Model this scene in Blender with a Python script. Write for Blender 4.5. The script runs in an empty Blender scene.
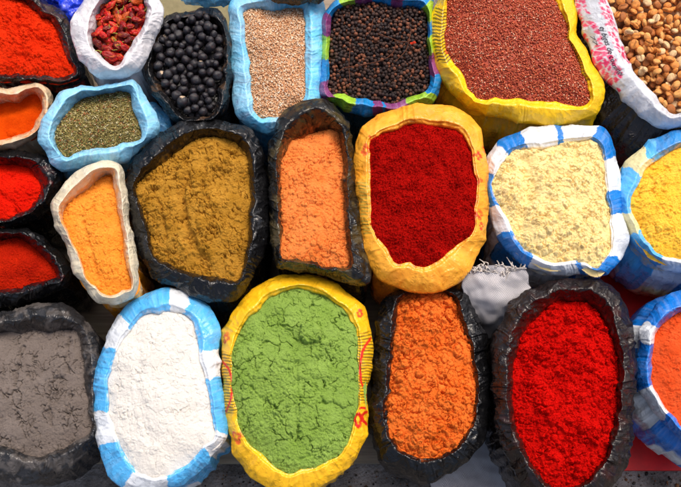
import bpy, math, random
import numpy as np

# ------------------------------------------------------------------ basics
rnd = random.Random(7)
rng = np.random.default_rng(11)
scene = bpy.context.scene
COL = scene.collection
W_SRC, H_SRC = 681.0, 487.0
TILT = math.radians(20.0)
HFOV = math.radians(45.0)
DIST, Z_AIM = 1.05, 0.20
CAM = np.array([0.0, -DIST * math.sin(TILT), Z_AIM + DIST * math.cos(TILT)])
FPX = (W_SRC / 2) / math.tan(HFOV / 2)
ct, st = math.cos(TILT), math.sin(TILT)


def at(px, py, z):
    """Real-world points at height z for positions measured on the photograph."""
    px, py, z = np.broadcast_arrays(np.asarray(px, float), np.asarray(py, float), np.asarray(z, float))
    x = (px - W_SRC / 2) / FPX
    y = -(py - H_SRC / 2) / FPX
    dx, dy, dz = x, y * ct + st, y * st - ct
    k = (z - CAM[2]) / dz
    return np.stack([CAM[0] + dx * k, CAM[1] + dy * k, z], -1)


def to_px(P):
    d = P - CAM
    yc = d[..., 1] * ct + d[..., 2] * st
    zc = -(d[..., 1] * -st + d[..., 2] * ct)
    return np.stack([W_SRC / 2 + FPX * d[..., 0] / zc, H_SRC / 2 - FPX * yc / zc], -1)


def lin(r, g, b):
    f = lambda c: (c / 255 / 12.92) if c / 255 <= 0.04045 else ((c / 255 + 0.055) / 1.055) ** 2.4
    return np.array([f(r), f(g), f(b)])


# ------------------------------------------------------------------ noise
_p = np.random.default_rng(3).permutation(256)
PERM = np.concatenate([_p, _p, _p])
GR = np.array([[1,1,0],[-1,1,0],[1,-1,0],[-1,-1,0],[1,0,1],[-1,0,1],[1,0,-1],[-1,0,-1],
               [0,1,1],[0,-1,1],[0,1,-1],[0,-1,-1],[1,1,0],[-1,1,0],[0,-1,1],[0,-1,-1]], float)


def perlin(x, y, z):
    x, y, z = np.broadcast_arrays(np.asarray(x, float), np.asarray(y, float), np.asarray(z, float))
    xi, yi, zi = np.floor(x).astype(int), np.floor(y).astype(int), np.floor(z).astype(int)
    xf, yf, zf = x - xi, y - yi, z - zi
    xi &= 255; yi &= 255; zi &= 255
    fd = lambda t: t * t * t * (t * (t * 6 - 15) + 10)
    u, v, w = fd(xf), fd(yf), fd(zf)

    def g(a, b, c):
        h = PERM[PERM[PERM[(xi + a) & 255] + ((yi + b) & 255)] + ((zi + c) & 255)] & 15
        G = GR[h]
        return G[..., 0] * (xf - a) + G[..., 1] * (yf - b) + G[..., 2] * (zf - c)
    L = lambda t, a, b: a + t * (b - a)
    return L(w, L(v, L(u, g(0,0,0), g(1,0,0)), L(u, g(0,1,0), g(1,1,0))),
             L(v, L(u, g(0,0,1), g(1,0,1)), L(u, g(0,1,1), g(1,1,1))))


def fbm(x, y, z, o=4):
    s, a = 0.0, 1.0
    for k in range(o):
        f = 2.03 ** k
        s = s + a * perlin(x * f + 13.7 * k, y * f + 5.1 * k, z * f + 9.3 * k)
        a *= 0.5
    return s


def hash2(i, j, s):
    n = (i * 374761393 + j * 668265263 + s * 1274126177) & 0x7fffffff
    n = ((n ^ (n >> 13)) * 1274126177) & 0x7fffffff
    n = n ^ (n >> 16)
    return (n & 0xfffff) / float(0x100000)


def worley(x, y, seed):
    """F1, F2, random value of nearest cell."""
    xi, yi = np.floor(x).astype(np.int64), np.floor(y).astype(np.int64)
    f1 = np.full(x.shape, 9.0); f2 = np.full(x.shape, 9.0); rv = np.zeros(x.shape)
    for a in (-1, 0, 1):
        for b in (-1, 0, 1):
            ci, cj = xi + a, yi + b
            d = np.hypot(ci + hash2(ci, cj, seed) - x, cj + hash2(ci, cj, seed + 7) - y)
            r = hash2(ci, cj, seed + 19)
            m = d < f1
            f2 = np.where(m, f1, np.minimum(f2, d))
            rv = np.where(m, r, rv)
            f1 = np.where(m, d, f1)
    return f1, f2, rv


def facets(x, y, nx, seed, ridge=True, kap=0.7, g=0.9):
    """crumpled-film relief: flat facets meeting in sharp creases; x counts cells around (periodic in nx)."""
    xi, yi = np.floor(x).astype(np.int64), np.floor(y).astype(np.int64)
    best = np.full(np.broadcast(x, y).shape, -9.0)
    for a in (-1, 0, 1):
        for b in (-1, 0, 1):
            ci, cj = xi + a, yi + b
            hx = ci % nx
            dx = x - ci - hash2(hx, cj, seed); dy = y - cj - hash2(hx, cj, seed + 7)
            h = 0.5 * hash2(hx, cj, seed + 19) + g * (hash2(hx, cj, seed + 29) - 0.5) * dx + g * (hash2(hx, cj, seed + 37) - 0.5) * dy - kap * (dx * dx + dy * dy)
            best = np.maximum(best, h)
    return -best if ridge else best


# ------------------------------------------------------------------ mesh helpers
def mesh_np(name, V, F, mat, cols=None, smooth=True, film=None):
    """V (n,3), F (m,k) int array with constant k."""
    me = bpy.data.meshes.new(name)
    F = np.asarray(F, np.int32); V = np.asarray(V, np.float32)
    k = F.shape[1]
    me.vertices.add(len(V)); me.vertices.foreach_set('co', V.ravel())
    me.loops.add(F.size); me.loops.foreach_set('vertex_index', F.ravel())
    me.polygons.add(len(F)); me.polygons.foreach_set('loop_start', np.arange(0, F.size, k, dtype=np.int32))
    if smooth:
        me.polygons.foreach_set('use_smooth', np.ones(len(F), bool))
    if cols is not None:
        a = me.attributes.new('col', 'FLOAT_COLOR', 'POINT')
        c4 = np.ones((len(V), 4), np.float32); c4[:, :3] = cols
        a.data.foreach_set('color', c4.ravel())
    if film is None and mat is not None and mat.name.endswith('_film'):
        film = V
    if film is not None:
        a = me.attributes.new('film', 'FLOAT_VECTOR', 'POINT')
        a.data.foreach_set('vector', np.asarray(film, np.float32).ravel())
    if mat is not None:
        me.materials.append(mat)
    me.update(calc_edges=True)
    return me


def link(name, me, parent=None, loc=None):
    o = bpy.data.objects.new(name, me)
    COL.objects.link(o)
    if parent is not None:
        o.parent = parent
    if loc is not None:
        o.location = loc
    return o


def tag(o, label=None, cat=None, group=None, kind=None):
    for k, v in (('label', label), ('category', cat), ('group', group), ('kind', kind)):
        if v:
            o[k] = v
    return o


def empty(name, loc):
    o = bpy.data.objects.new(name, None)
    o.empty_display_size = 0.02
    COL.objects.link(o); o.location = loc
    return o


def closed_curve(pts, n):
    """Closed centripetal-ish Catmull-Rom through pts, arc-length resampled to n."""
    P = np.array(pts, float); m = len(P); out = []
    t = np.linspace(0, 1, 40, endpoint=False)[:, None]
    for i in range(m):
        a, b, c, d = P[i - 1], P[i], P[(i + 1) % m], P[(i + 2) % m]
        out.append(0.5 * (2 * b + (c - a) * t + (2 * a - 5 * b + 4 * c - d) * t ** 2 + (3 * b - a - 3 * c + d) * t ** 3))
    Q = np.concatenate(out); Q2 = np.vstack([Q, Q[:1]])
    s = np.concatenate([[0], np.cumsum(np.hypot(*np.diff(Q2, axis=0).T))])
    u = np.linspace(0, s[-1], n, endpoint=False)
    return np.stack([np.interp(u, s, Q2[:, 0]), np.interp(u, s, Q2[:, 1])], 1)


def match_outer(inner, outer):
    """Re-sample the outer curve so that its points pair up with the inner ones (monotone angle blend)."""
    n = len(inner)
    c = inner.mean(0)
    d = outer[:, None, :] - inner[None, ::8, :]
    near = np.hypot(d[..., 0], d[..., 1]).argmin(0)          # nearest outer index for every 8th inner
    base = np.arange(0, n, 8)
    off = (near - base + n // 2) % n - n // 2
    off = np.convolve(np.concatenate([off[-4:], off, off[:4]]), np.ones(9) / 9, 'valid')
    off_full = np.interp(np.arange(n), np.append(base, n), np.append(off, off[0]))
    idx = np.arange(n) + 0.85 * off_full
    xs = np.arange(-n, 2 * n)
    return np.stack([np.interp(idx, xs, np.tile(outer[:, k], 3)) for k in (0, 1)], 1)


def inside(poly, x, y):
    r = np.zeros(x.shape, bool)
    n = len(poly); j = n - 1
    for i in range(n):
        xi, yi = poly[i]; xj, yj = poly[j]
        if yi != yj:
            c = ((yi > y) != (yj > y)) & (x < (xj - xi) * (y - yi) / (yj - yi) + xi)
            r ^= c
        j = i
    return r


def dist_poly(poly, x, y):
    best = np.full(x.shape, 1e9)
    for i in range(len(poly)):
        a, b = poly[i - 1], poly[i]
        ab = b - a; L = ab @ ab + 1e-12
        t = np.clip(((x - a[0]) * ab[0] + (y - a[1]) * ab[1]) / L, 0, 1)
        best = np.minimum(best, (x - a[0] - t * ab[0]) ** 2 + (y - a[1] - t * ab[1]) ** 2)
    return np.sqrt(best)


def grid_faces(nu, nv, closed=True):
    """verts ordered [v, u]."""
    u = np.arange(nu if closed else nu - 1); v = np.arange(nv - 1)
    U, V = np.meshgrid(u, v)
    a = V * nu + U; b = V * nu + (U + 1) % nu; c = (V + 1) * nu + (U + 1) % nu; d = (V + 1) * nu + U
    return np.stack([a, b, c, d], -1).reshape(-1, 4)


def normals_grid(P):
    """P (nv, nu, 3), closed in u."""
    du = np.roll(P, -1, 1) - np.roll(P, 1, 1)
    dv = np.gradient(P, axis=0)
    n = np.cross(du, dv)
    n /= np.linalg.norm(n, axis=-1, keepdims=True) + 1e-12
    return n


# ------------------------------------------------------------------ materials
def new_mat(name):
    m = bpy.data.materials.new(name); m.use_nodes = True
    nt = m.node_tree
    return m, nt, nt.nodes, nt.links, nt.nodes['Principled BSDF']


def mnode(nodes, t, **kw):
    n = nodes.new(t)
    for k, v in kw.items():
        setattr(n, k, v)
    return n


def noise_node(nodes, links, coord, scale, detail=4, rough=0.6, dist=0.0):
    n = nodes.new('ShaderNodeTexNoise')
    n.inputs['Scale'].default_value = scale; n.inputs['Detail'].default_value = detail
    n.inputs['Roughness'].default_value = rough; n.inputs['Distortion'].default_value = dist
    links.new(coord, n.inputs['Vector'])
    return n


def plastic(name, rough=0.34, bump=0.5, spec=0.5, trans=0.0, tilt=0.4, milky=0.0, pleat=0.7, dirt=None, dirt_amt=0.0):
    m, nt, N, L, B = new_mat(name)
    tc = N.new('ShaderNodeTexCoord').outputs['Object']
    at_ = mnode(N, 'ShaderNodeAttribute', attribute_name='col')
    # film thickness varies: slightly uneven tint
    n1 = noise_node(N, L, tc, 45, 5, 0.6, 1.0)
    mr = N.new('ShaderNodeMapRange'); mr.inputs[1].default_value = 0.3; mr.inputs[2].default_value = 0.7
    mr.inputs[3].default_value = 0.86; mr.inputs[4].default_value = 1.12
    L.new(n1.outputs['Fac'], mr.inputs[0])
    mx = mnode(N, 'ShaderNodeMix', data_type='RGBA', blend_type='MULTIPLY')
    mx.inputs[0].default_value = 1.0
    L.new(at_.outputs['Color'], mx.inputs[6]); L.new(mr.outputs[0], mx.inputs[7])
    colour = mx.outputs[2]
    fa0 = mnode(N, 'ShaderNodeAttribute', attribute_name='film')
    sh = mnode(N, 'ShaderNodeMapping'); sh.inputs['Scale'].default_value = (1, 1, 0.30); sh.inputs['Rotation'].default_value = (0.5, 0.35, 0)
    L.new(fa0.outputs['Vector'], sh.inputs[0])
    npl = noise_node(N, L, sh.outputs[0], 70, 4, 0.6, 1.4); npl.noise_type = 'RIDGED_MULTIFRACTAL'
    if milky > 0:  # pale streaks for overlapping film, with highlights and light shining through painted in
        nst = noise_node(N, L, sh.outputs[0], 110, 5, 0.6, 1.2)
        ms_ = N.new('ShaderNodeMapRange'); ms_.inputs[1].default_value = 0.46; ms_.inputs[2].default_value = 0.78
        ms_.inputs[3].default_value = 0.0; ms_.inputs[4].default_value = milky
        L.new(nst.outputs['Fac'], ms_.inputs[0])
        mk = mnode(N, 'ShaderNodeMix', data_type='RGBA'); mk.inputs[7].default_value = (0.86, 0.88, 0.90, 1)
        L.new(ms_.outputs[0], mk.inputs[0]); L.new(colour, mk.inputs[6]); colour = mk.outputs[2]
    n2 = noise_node(N, L, tc, 28, 6, 0.7)
    if dirt is not None:
        mr2 = N.new('ShaderNodeMapRange'); mr2.inputs[1].default_value = 0.50; mr2.inputs[2].default_value = 0.72
        mr2.inputs[3].default_value = 0; mr2.inputs[4].default_value = dirt_amt
        L.new(n2.outputs['Fac'], mr2.inputs[0])
        mx2 = mnode(N, 'ShaderNodeMix', data_type='RGBA')
        L.new(mr2.outputs[0], mx2.inputs[0]); L.new(colour, mx2.inputs[6])
        mx2.inputs[7].default_value = (*dirt, 1)
        colour = mx2.outputs[2]
    L.new(colour, B.inputs['Base Color'])
    rr = N.new('ShaderNodeMapRange'); rr.inputs[1].default_value = 0.3; rr.inputs[2].default_value = 0.7
    rr.inputs[3].default_value = rough - 0.07; rr.inputs[4].default_value = rough + 0.16
    L.new(n2.outputs['Fac'], rr.inputs[0]); L.new(rr.outputs[0], B.inputs['Roughness'])
    B.inputs['Specular IOR Level'].default_value = spec
    # crinkles: sharp creases of thin film, finer ones on top
    n0 = noise_node(N, L, tc, 75, 5, 0.55, 0.6); n0.noise_type = 'RIDGED_MULTIFRACTAL'
    n0.inputs['Lacunarity'].default_value = 2.2
    n3 = noise_node(N, L, tc, 190, 3, 0.5, 0.8); n3.noise_type = 'RIDGED_MULTIFRACTAL'
    s = mnode(N, 'ShaderNodeMath', operation='MULTIPLY_ADD'); s.inputs[1].default_value = 0.45
    sp2 = mnode(N, 'ShaderNodeMath', operation='MULTIPLY_ADD'); sp2.inputs[1].default_value = pleat
    L.new(npl.outputs['Fac'], sp2.inputs[0]); L.new(n0.outputs['Fac'], sp2.inputs[2])
    L.new(n3.outputs['Fac'], s.inputs[0]); L.new(sp2.outputs[0], s.inputs[2])
    bp = N.new('ShaderNodeBump'); bp.inputs['Strength'].default_value = bump; bp.inputs['Distance'].default_value = 0.0024
    L.new(s.outputs[0], bp.inputs['Height'])
    # thin film crumples into many small flat facets, each tilted its own way
    fa = mnode(N, 'ShaderNodeAttribute', attribute_name='film')
    nw = noise_node(N, L, fa.outputs['Vector'], 60, 3, 0.6)
    wrp = mnode(N, 'ShaderNodeVectorMath', operation='MULTIPLY_ADD'); wrp.inputs[1].default_value = (0.016,) * 3
    L.new(nw.outputs['Color'], wrp.inputs[0]); L.new(fa.outputs['Vector'], wrp.inputs[2])
    cur = bp.outputs[0]
    for sc_, k_, sm in ((62, tilt * 1.15, 0.10), (150, tilt * 0.6, 0.15), (380, tilt * 0.25, 0.3)):
        vo = mnode(N, 'ShaderNodeTexVoronoi', feature='SMOOTH_F1'); vo.inputs['Scale'].default_value = sc_; vo.inputs['Smoothness'].default_value = sm
        L.new(wrp.outputs[0], vo.inputs['Vector'])
        ce = mnode(N, 'ShaderNodeVectorMath', operation='SUBTRACT'); ce.inputs[1].default_value = (0.5,) * 3
        L.new(vo.outputs['Color'], ce.inputs[0])
        ma = mnode(N, 'ShaderNodeVectorMath', operation='MULTIPLY_ADD'); ma.inputs[1].default_value = (k_,) * 3
        L.new(ce.outputs[0], ma.inputs[0]); L.new(cur, ma.inputs[2]); cur = ma.outputs[0]
    nm = mnode(N, 'ShaderNodeVectorMath', operation='NORMALIZE'); L.new(cur, nm.inputs[0])
    L.new(nm.outputs[0], B.inputs['Normal'])
    if trans > 0:
        tr = N.new('ShaderNodeBsdfTranslucent'); L.new(colour, tr.inputs['Color'])
        ms = N.new('ShaderNodeMixShader'); ms.inputs[0].default_value = trans
        L.new(B.outputs[0], ms.inputs[1]); L.new(tr.outputs[0], ms.inputs[2])
        L.new(ms.outputs[0], N['Material Output'].inputs['Surface'])
    return m


def powder_mat(name, c, c2=None, grain=900, bump=0.35, var=0.13):
    m, nt, N, L, B = new_mat(name)
    tc = N.new('ShaderNodeTexCoord').outputs['Object']
    n1 = noise_node(N, L, tc, grain, 3, 0.7)
    n2 = noise_node(N, L, tc, 40, 5, 0.65)
    c = np.array(c); c2 = c * 0.8 if c2 is None else np.array(c2)
    mx = mnode(N, 'ShaderNodeMix', data_type='RGBA')
    mx.inputs[6].default_value = (*c, 1); mx.inputs[7].default_value = (*c2, 1)
    mr = N.new('ShaderNodeMapRange'); mr.inputs[1].default_value = 0.35; mr.inputs[2].default_value = 0.7
    L.new(n2.outputs['Fac'], mr.inputs[0]); L.new(mr.outputs[0], mx.inputs[0])
    mg = N.new('ShaderNodeMapRange'); mg.inputs[1].default_value = 0.3; mg.inputs[2].default_value = 0.7
    mg.inputs[3].default_value = 1 - var; mg.inputs[4].default_value = 1 + var
    L.new(n1.outputs['Fac'], mg.inputs[0])
    mu = mnode(N, 'ShaderNodeMix', data_type='RGBA', blend_type='MULTIPLY'); mu.inputs[0].default_value = 1
    L.new(mx.outputs[2], mu.inputs[6]); L.new(mg.outputs[0], mu.inputs[7])
    L.new(mu.outputs[2], B.inputs['Base Color'])
    B.inputs['Roughness'].default_value = 0.95
    B.inputs['Specular IOR Level'].default_value = 0.02
    B.inputs['Diffuse Roughness'].default_value = 0.4
    bp = N.new('ShaderNodeBump'); bp.inputs['Strength'].default_value = bump; bp.inputs['Distance'].default_value = 0.0016
    n3 = noise_node(N, L, tc, 520, 5, 0.75)
    L.new(n3.outputs['Fac'], bp.inputs['Height']); L.new(bp.outputs[0], B.inputs['Normal'])
    return m


def attr_mat(name, rough=0.6, spec=0.4, bump=0.0, bscale=300, coat=0.0):
    m, nt, N, L, B = new_mat(name)
    a = mnode(N, 'ShaderNodeAttribute', attribute_name='col')
    tc = N.new('ShaderNodeTexCoord').outputs['Object']
    n1 = noise_node(N, L, tc, bscale, 4, 0.6)
    mg = N.new('ShaderNodeMapRange'); mg.inputs[1].default_value = 0.3; mg.inputs[2].default_value = 0.7
    mg.inputs[3].default_value = 0.75; mg.inputs[4].default_value = 1.2
    L.new(n1.outputs['Fac'], mg.inputs[0])
    mu = mnode(N, 'ShaderNodeMix', data_type='RGBA', blend_type='MULTIPLY'); mu.inputs[0].default_value = 1
    L.new(a.outputs['Color'], mu.inputs[6]); L.new(mg.outputs[0], mu.inputs[7])
    L.new(mu.outputs[2], B.inputs['Base Color'])
    B.inputs['Roughness'].default_value = rough; B.inputs['Specular IOR Level'].default_value = spec
    B.inputs['Coat Weight'].default_value = coat
    if bump:
        bp = N.new('ShaderNodeBump'); bp.inputs['Strength'].default_value = bump; bp.inputs['Distance'].default_value = 0.001
        L.new(n1.outputs['Fac'], bp.inputs['Height']); L.new(bp.outputs[0], B.inputs['Normal'])
    return m


FILM_DARK = plastic('black_film', rough=0.25, bump=0.95, spec=0.5, tilt=0.24, pleat=1.5)
FILM_LIGHT = plastic('coloured_film', rough=0.24, bump=0.72, spec=0.5, tilt=0.20, pleat=1.1, trans=0.06, milky=0.15)
FILM_WARM = plastic('warm_film', rough=0.24, bump=0.72, spec=0.5, tilt=0.20, pleat=1.1, trans=0.05)
FILM_SOFT = plastic('milky_film', rough=0.24, bump=0.72, spec=0.5, tilt=0.20, pleat=1.1, trans=0.10, milky=0.32)

# ------------------------------------------------------------------ plastic sack
BLACK = lin(15, 15, 17)
BROWNBLACK = lin(48, 36, 34)
YEL = lin(252, 196, 20)
YEL2 = lin(253, 202, 24)
ORG = lin(253, 170, 40)
LBLUE = lin(128, 208, 246)
BLUE = lin(12, 124, 212)
SKY = lin(84, 182, 244)
WHT = lin(226, 232, 238)
MILK = lin(222, 222, 226)

SACKS = {}


CFS = {1:(.4,.12),2:(.3,.15),3:(.45,.12),4:(.33,.12),5:(.4,.1),6:(.3,.06),7:(.22,.0),8:(.45,.15),9:(.4,.2),10:(.4,.15),11:(.4,.15),12:(.34,.28),13:(.30,.24),14:(.34,.36),15:(.25,.1),16:(.25,.08),17:(.25,.05),18:(.4,.15),19:(.25,.08),20:(.25,.08),21:(.26,.1),22:(.32,.22),23:(.25,.05)}
SPICE = {1:lin(230,56,16),3:lin(90,74,66),8:lin(226,96,16),10:lin(190,30,10),11:lin(150,26,10),13:lin(150,110,36),14:lin(230,130,60),15:lin(150,12,8),16:lin(244,220,156),17:lin(248,196,60),18:lin(124,112,104),19:lin(236,234,228),20:lin(134,166,80),21:lin(226,110,34),22:lin(170,16,10),23:lin(240,100,44)}


class Sack:
    pass


def make_sack(name, inner, outer, zc, colour, label, cat='sack', body_colour=None, mat=None, drop=0.010, dropy=0.008,
              cf=0.5, cfy=0.16, wr=1.0, n=None, paint=None, base_in=0.020, bulge=0.0, rim_noise=0.9, hem=0.017, seed=0, blocks=None):
    per = np.array(outer, float)
    L_px = np.hypot(*np.diff(np.vstack([per, per[:1]]), axis=0).T).sum()
    n = n or int(np.clip(L_px * 1.25 / 0.95, 260, 640))
    I = closed_curve(inner, n); O = match_outer(I, closed_curve(outer, n))
    th = np.linspace(0, 2 * np.pi, n, endpoint=False)
    R = L_px * 0.00128 / (2 * np.pi)
    cx, sx = np.cos(th) * R, np.sin(th) * R
    # small irregularities of the mouth and of the rolled edge
    k = 1 / 0.018
    w1 = (perlin(cx * k + seed, sx * k, 0.3) * 1.3 + (np.abs(perlin(cx * k * 0.42, sx * k * 0.42 + seed, 2.3)) - 0.2) * 6.0) * rim_noise
    w2 = (perlin(cx * k * 1.2 + seed, sx * k * 1.2, 7.3) * 1.2 - (np.abs(perlin(cx * k * 0.38, sx * k * 0.38 + seed, 5.3)) - 0.2) * 7.5) * rim_noise
    D = O - I; Dn = D / np.linalg.norm(D, axis=1, keepdims=True)
    I = I + Dn * w1[:, None]; O = O + Dn * w2[:, None]
    zv = perlin(cx / 0.04 + seed, sx / 0.04, 3.1) * 0.006
    ny = -Dn[:, 1]
    zC = zc + zv
    zI = zC - drop - dropy * np.clip(ny, 0, 1)
    cf, cfy = CFS.get(seed, (cf, cfy))
    zO = zC - 0.019
    near = np.clip(Dn[:, 1], 0, 1)
    cfu = np.clip(cf + cfy * ny + 0.10 * perlin(cx / 0.03 + seed, sx / 0.03, 5.5), 0.2, 0.88)
    PI_ = at(I[:, 0], I[:, 1], zI); PO = at(O[:, 0], O[:, 1], zO - 0.75 * hem * near); PO[:, 2] = zO
    Cpx = I + (O - I) * cfu[:, None]
    PC = at(Cpx[:, 0], Cpx[:, 1], zC)
    d = PO - PI_; d[:, 2] = 0; d /= np.linalg.norm(d, axis=1, keepdims=True)
    z = lambda v: np.stack([np.zeros(n), np.zeros(n), np.full(n, v)], 1)
    K = [PI_ + d * 0.006 + z(-0.035), PI_]
    a = PI_ * 0.5 + PC * 0.5; a[:, 2] = PI_[:, 2] * 0.32 + PC[:, 2] * 0.68; K.append(a)
    K.append(PC)
    a = PC * 0.4 + PO * 0.6; a[:, 2] = PC[:, 2] * 0.58 + PO[:, 2] * 0.42; K.append(a)
    K += [PO, PO - d * 0.002 + z(-hem * 0.6), PO - d * 0.011 + z(-hem)]
    K = np.array(K)                                         # (8, n, 3)
    mseg = 7
    rows = []; vv = []
    t = np.linspace(0, 1, mseg, endpoint=False)
    for i in range(7):
        p0, p1, p2, p3 = K[max(i - 1, 0)], K[i], K[i + 1], K[min(i + 2, 7)]
        for tt in t:
            rows.append(0.35 * (p1 * (1 - tt) + p2 * tt) + 0.65 * 0.5 * (2 * p1 + (p2 - p0) * tt + (2 * p0 - 5 * p1 + 4 * p2 - p3) * tt ** 2 + (3 * p1 - p0 - 3 * p2 + p3) * tt ** 3))
            vv.append(i + tt)
    rows.append(K[7]); vv.append(7.0)
    P = np.array(rows); vv = np.array(vv)
    nrm = normals_grid(P)
    # film wrinkles: folds running across the roll, then crumple
    s1, s2 = np.broadcast_to(cx, P.shape[:2]), np.broadcast_to(sx, P.shape[:2])
    wv = np.cumsum(np.linalg.norm(np.diff(P, axis=0, prepend=P[:1]), axis=-1), axis=0)
    skew = 0.35 * wv
    dark = np.mean(colour) < 0.05
    def ridge(q): return 1 - 2 * np.abs(q)
    pm = L_px * 0.00128
    us = np.broadcast_to(np.arange(n) / n, P.shape[:2])
    wx_ = perlin(s1 / 0.02 + seed, s2 / 0.02, wv / 0.02); wy_ = perlin(s1 / 0.02, s2 / 0.02 + seed, wv / 0.02 + 7)
    def fc(ls, lw, sd, ridged, warp=0.6, g=0.9):
        nx = max(6, int(round(pm / ls)))
        return facets(us * nx + warp * wx_ * 0.006 / ls * 2.2, wv / lw + warp * wy_ * 1.2 + 0.6 * np.sin(us * 6.2832 * 3 + sd), nx, seed * 101 + sd, ridged, 0.7, g)
    env = 0.55 + 0.9 * np.clip(perlin(s1 / 0.03 + seed + 3, s2 / 0.03, wv / 0.03 + 2) + 0.35, 0, 1)
    fade = np.clip((vv - 0.8) / 0.8, 0.2, 1)[:, None]
    disp = (wr * 0.9 if dark else wr * 0.42) * fade * env * (0.0024 * fc(0.033, 0.045, 1, True) + 0.0017 * fc(0.011, 0.030, 2, True) + 0.0016 * fc(0.030, 0.012, 3, False, 1.2) + 0.0007 * fc(0.0075, 0.009, 4, True) + 0.0002 * fc(0.004, 0.005, 5, False)) - 0.0002
    fold = np.clip(1 - 7 * np.abs(perlin(s1 / 0.034 + wv / 0.05 + seed * 2, s2 / 0.034, wv / 0.045 + seed)), 0, 1)
    fold2 = np.clip(1 - 8 * np.abs(perlin(s1 / 0.018 - wv / 0.04 + seed * 2 + 7, s2 / 0.018, wv / 0.05 + seed)), 0, 1)
    disp = disp + fade * ((0.0013 if dark else 0.0008) * fold + (0.0011 if dark else 0.0005) * fold2) * wr
    P = P + nrm * disp[..., None]
    V = P.reshape(-1, 3)
    S = Sack(); S.P = P; S.vv = vv; S.n = n; S.name = name; S.zi = float(zI.mean()); S.zc = zc
    S.inner3 = PI_; S.px = to_px(P); S.per = L_px * 0.00128; S.K = K; S.inner_px = I
    cols = np.empty(P.shape); cols[:] = np.array(colour)
    if blocks:
        cols = block_cols(S, blocks, cols, seed)
    if paint:
        cols = paint(S, cols)
    if seed in SPICE:
        cols = dust(S, cols, SPICE[seed], 0.6, 0.9, 2.6, 0.007, seed + 40, 0.27 if zc and np.mean(colour) < 0.05 else 0.08)
    root = empty(name, (float(PO[:, 0].mean()), float(PO[:, 1].mean()), 0.02))
    base = np.array(root.location)
    me = mesh_np('rolled_rim', V - base, grid_faces(n, len(vv)), mat or FILM_DARK, cols.reshape(-1, 3), True, np.stack([s1, s2, wv * 0.42 + seed], -1).reshape(-1, 3))
    S.rim = link('rolled_rim', me, root)
    # body below the roll down to what it stands on
    zs = [zc - 0.019 - hem * 0.75, zc * 0.72, zc * 0.45, zc * 0.2, 0.035, 0.0215]
    ins = [0.012, 0.006 - bulge, 0.004 - bulge, base_in * 0.5, base_in * 0.85, base_in * 1.3]
    B = []
    for q in np.linspace(0, 5, 26):
        zz = np.interp(q, range(6), zs); ii = np.interp(q, range(6), ins)
        r = PO - d * ii; r[:, 2] = zz; B.append(r)
    B = np.array(B); nb = normals_grid(B)
    wz = B[..., 2]
    c1, c2 = np.broadcast_to(cx, B.shape[:2]), np.broadcast_to(sx, B.shape[:2])
    dd = ridge(perlin(c1 / 0.02 + seed, c2 / 0.02, wz / 0.1)) * 0.003 + ridge(perlin(c1 / 0.012, c2 / 0.012 + seed, wz / 0.025)) * 0.0018
    B = B + d[None] * (dd - 0.002)[..., None]
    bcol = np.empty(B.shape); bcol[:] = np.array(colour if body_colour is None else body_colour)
    if blocks and body_colour is None:
        row = (B[..., 2] < 0.11).astype(int)
        src = cols[30]
        bcol = np.where((row % 2 == 0)[..., None], src[None], np.roll(src, n // 9, 0)[None])
    Vb = np.vstack([B.reshape(-1, 3), B[-1].mean(0)[None]])
    me = mesh_np('sack_body', Vb - base, grid_faces(n, 26), FILM_DARK if bcol.mean() < 0.06 else (mat or FILM_DARK), np.vstack([bcol.reshape(-1, 3), bcol[-1, :1]]), True, np.vstack([np.stack([c1, c2, wz * 0.4 + seed + 9], -1).reshape(-1, 3), np.zeros((1, 3))]))
    S.body = link('sack_body', me, root)
    tag(root, label, cat)
    S.root = root; S.base = base
    SACKS[name] = S
    return S


def u_of(S, px, py, lo=1.0, hi=5.2):
    """index along the rim of the rim point seen at that place of the photo"""
    m = (S.vv >= lo) & (S.vv <= hi)
    q = S.px[m]
    dd = np.hypot(q[..., 0] - px, q[..., 1] - py)
    i = np.unravel_index(dd.argmin(), dd.shape)
    return i[1], np.nonzero(m)[0][i[0]]


def block_cols(S, blocks, cols, seed):
    """blocks: [(px, py, colour)] - each colour starts at that rim place and runs clockwise to the next."""
    st_ = sorted([(u_of(S, b[0], b[1])[0], i) for i, b in enumerate(blocks)])
    n = S.n
    us = np.arange(n)[None, :] + 5.0 * perlin(np.arange(n)[None, :] / 40.0, S.vv[:, None] * 0.9, seed + 0.5) + 1.2 * perlin(np.arange(n)[None, :] / 9.0, S.vv[:, None] * 3, seed + 4.5)
    us = us % n
    out = np.array(cols)
    starts = np.array([s for s, _ in st_])
    k = np.searchsorted(starts, us, 'right') - 1
    k[k < 0] = len(starts) - 1
    tab = np.array([blocks[i][2] for _, i in st_])
    return tab[k]


def blend(cols, m, c):
    return cols * (1 - m[..., None]) + np.array(c) * m[..., None]


def spot(S, px, py, r):
    u, v = u_of(S, px, py)
    c = S.P[v, u]
    return np.linalg.norm(S.P - c, axis=-1) / r


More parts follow.
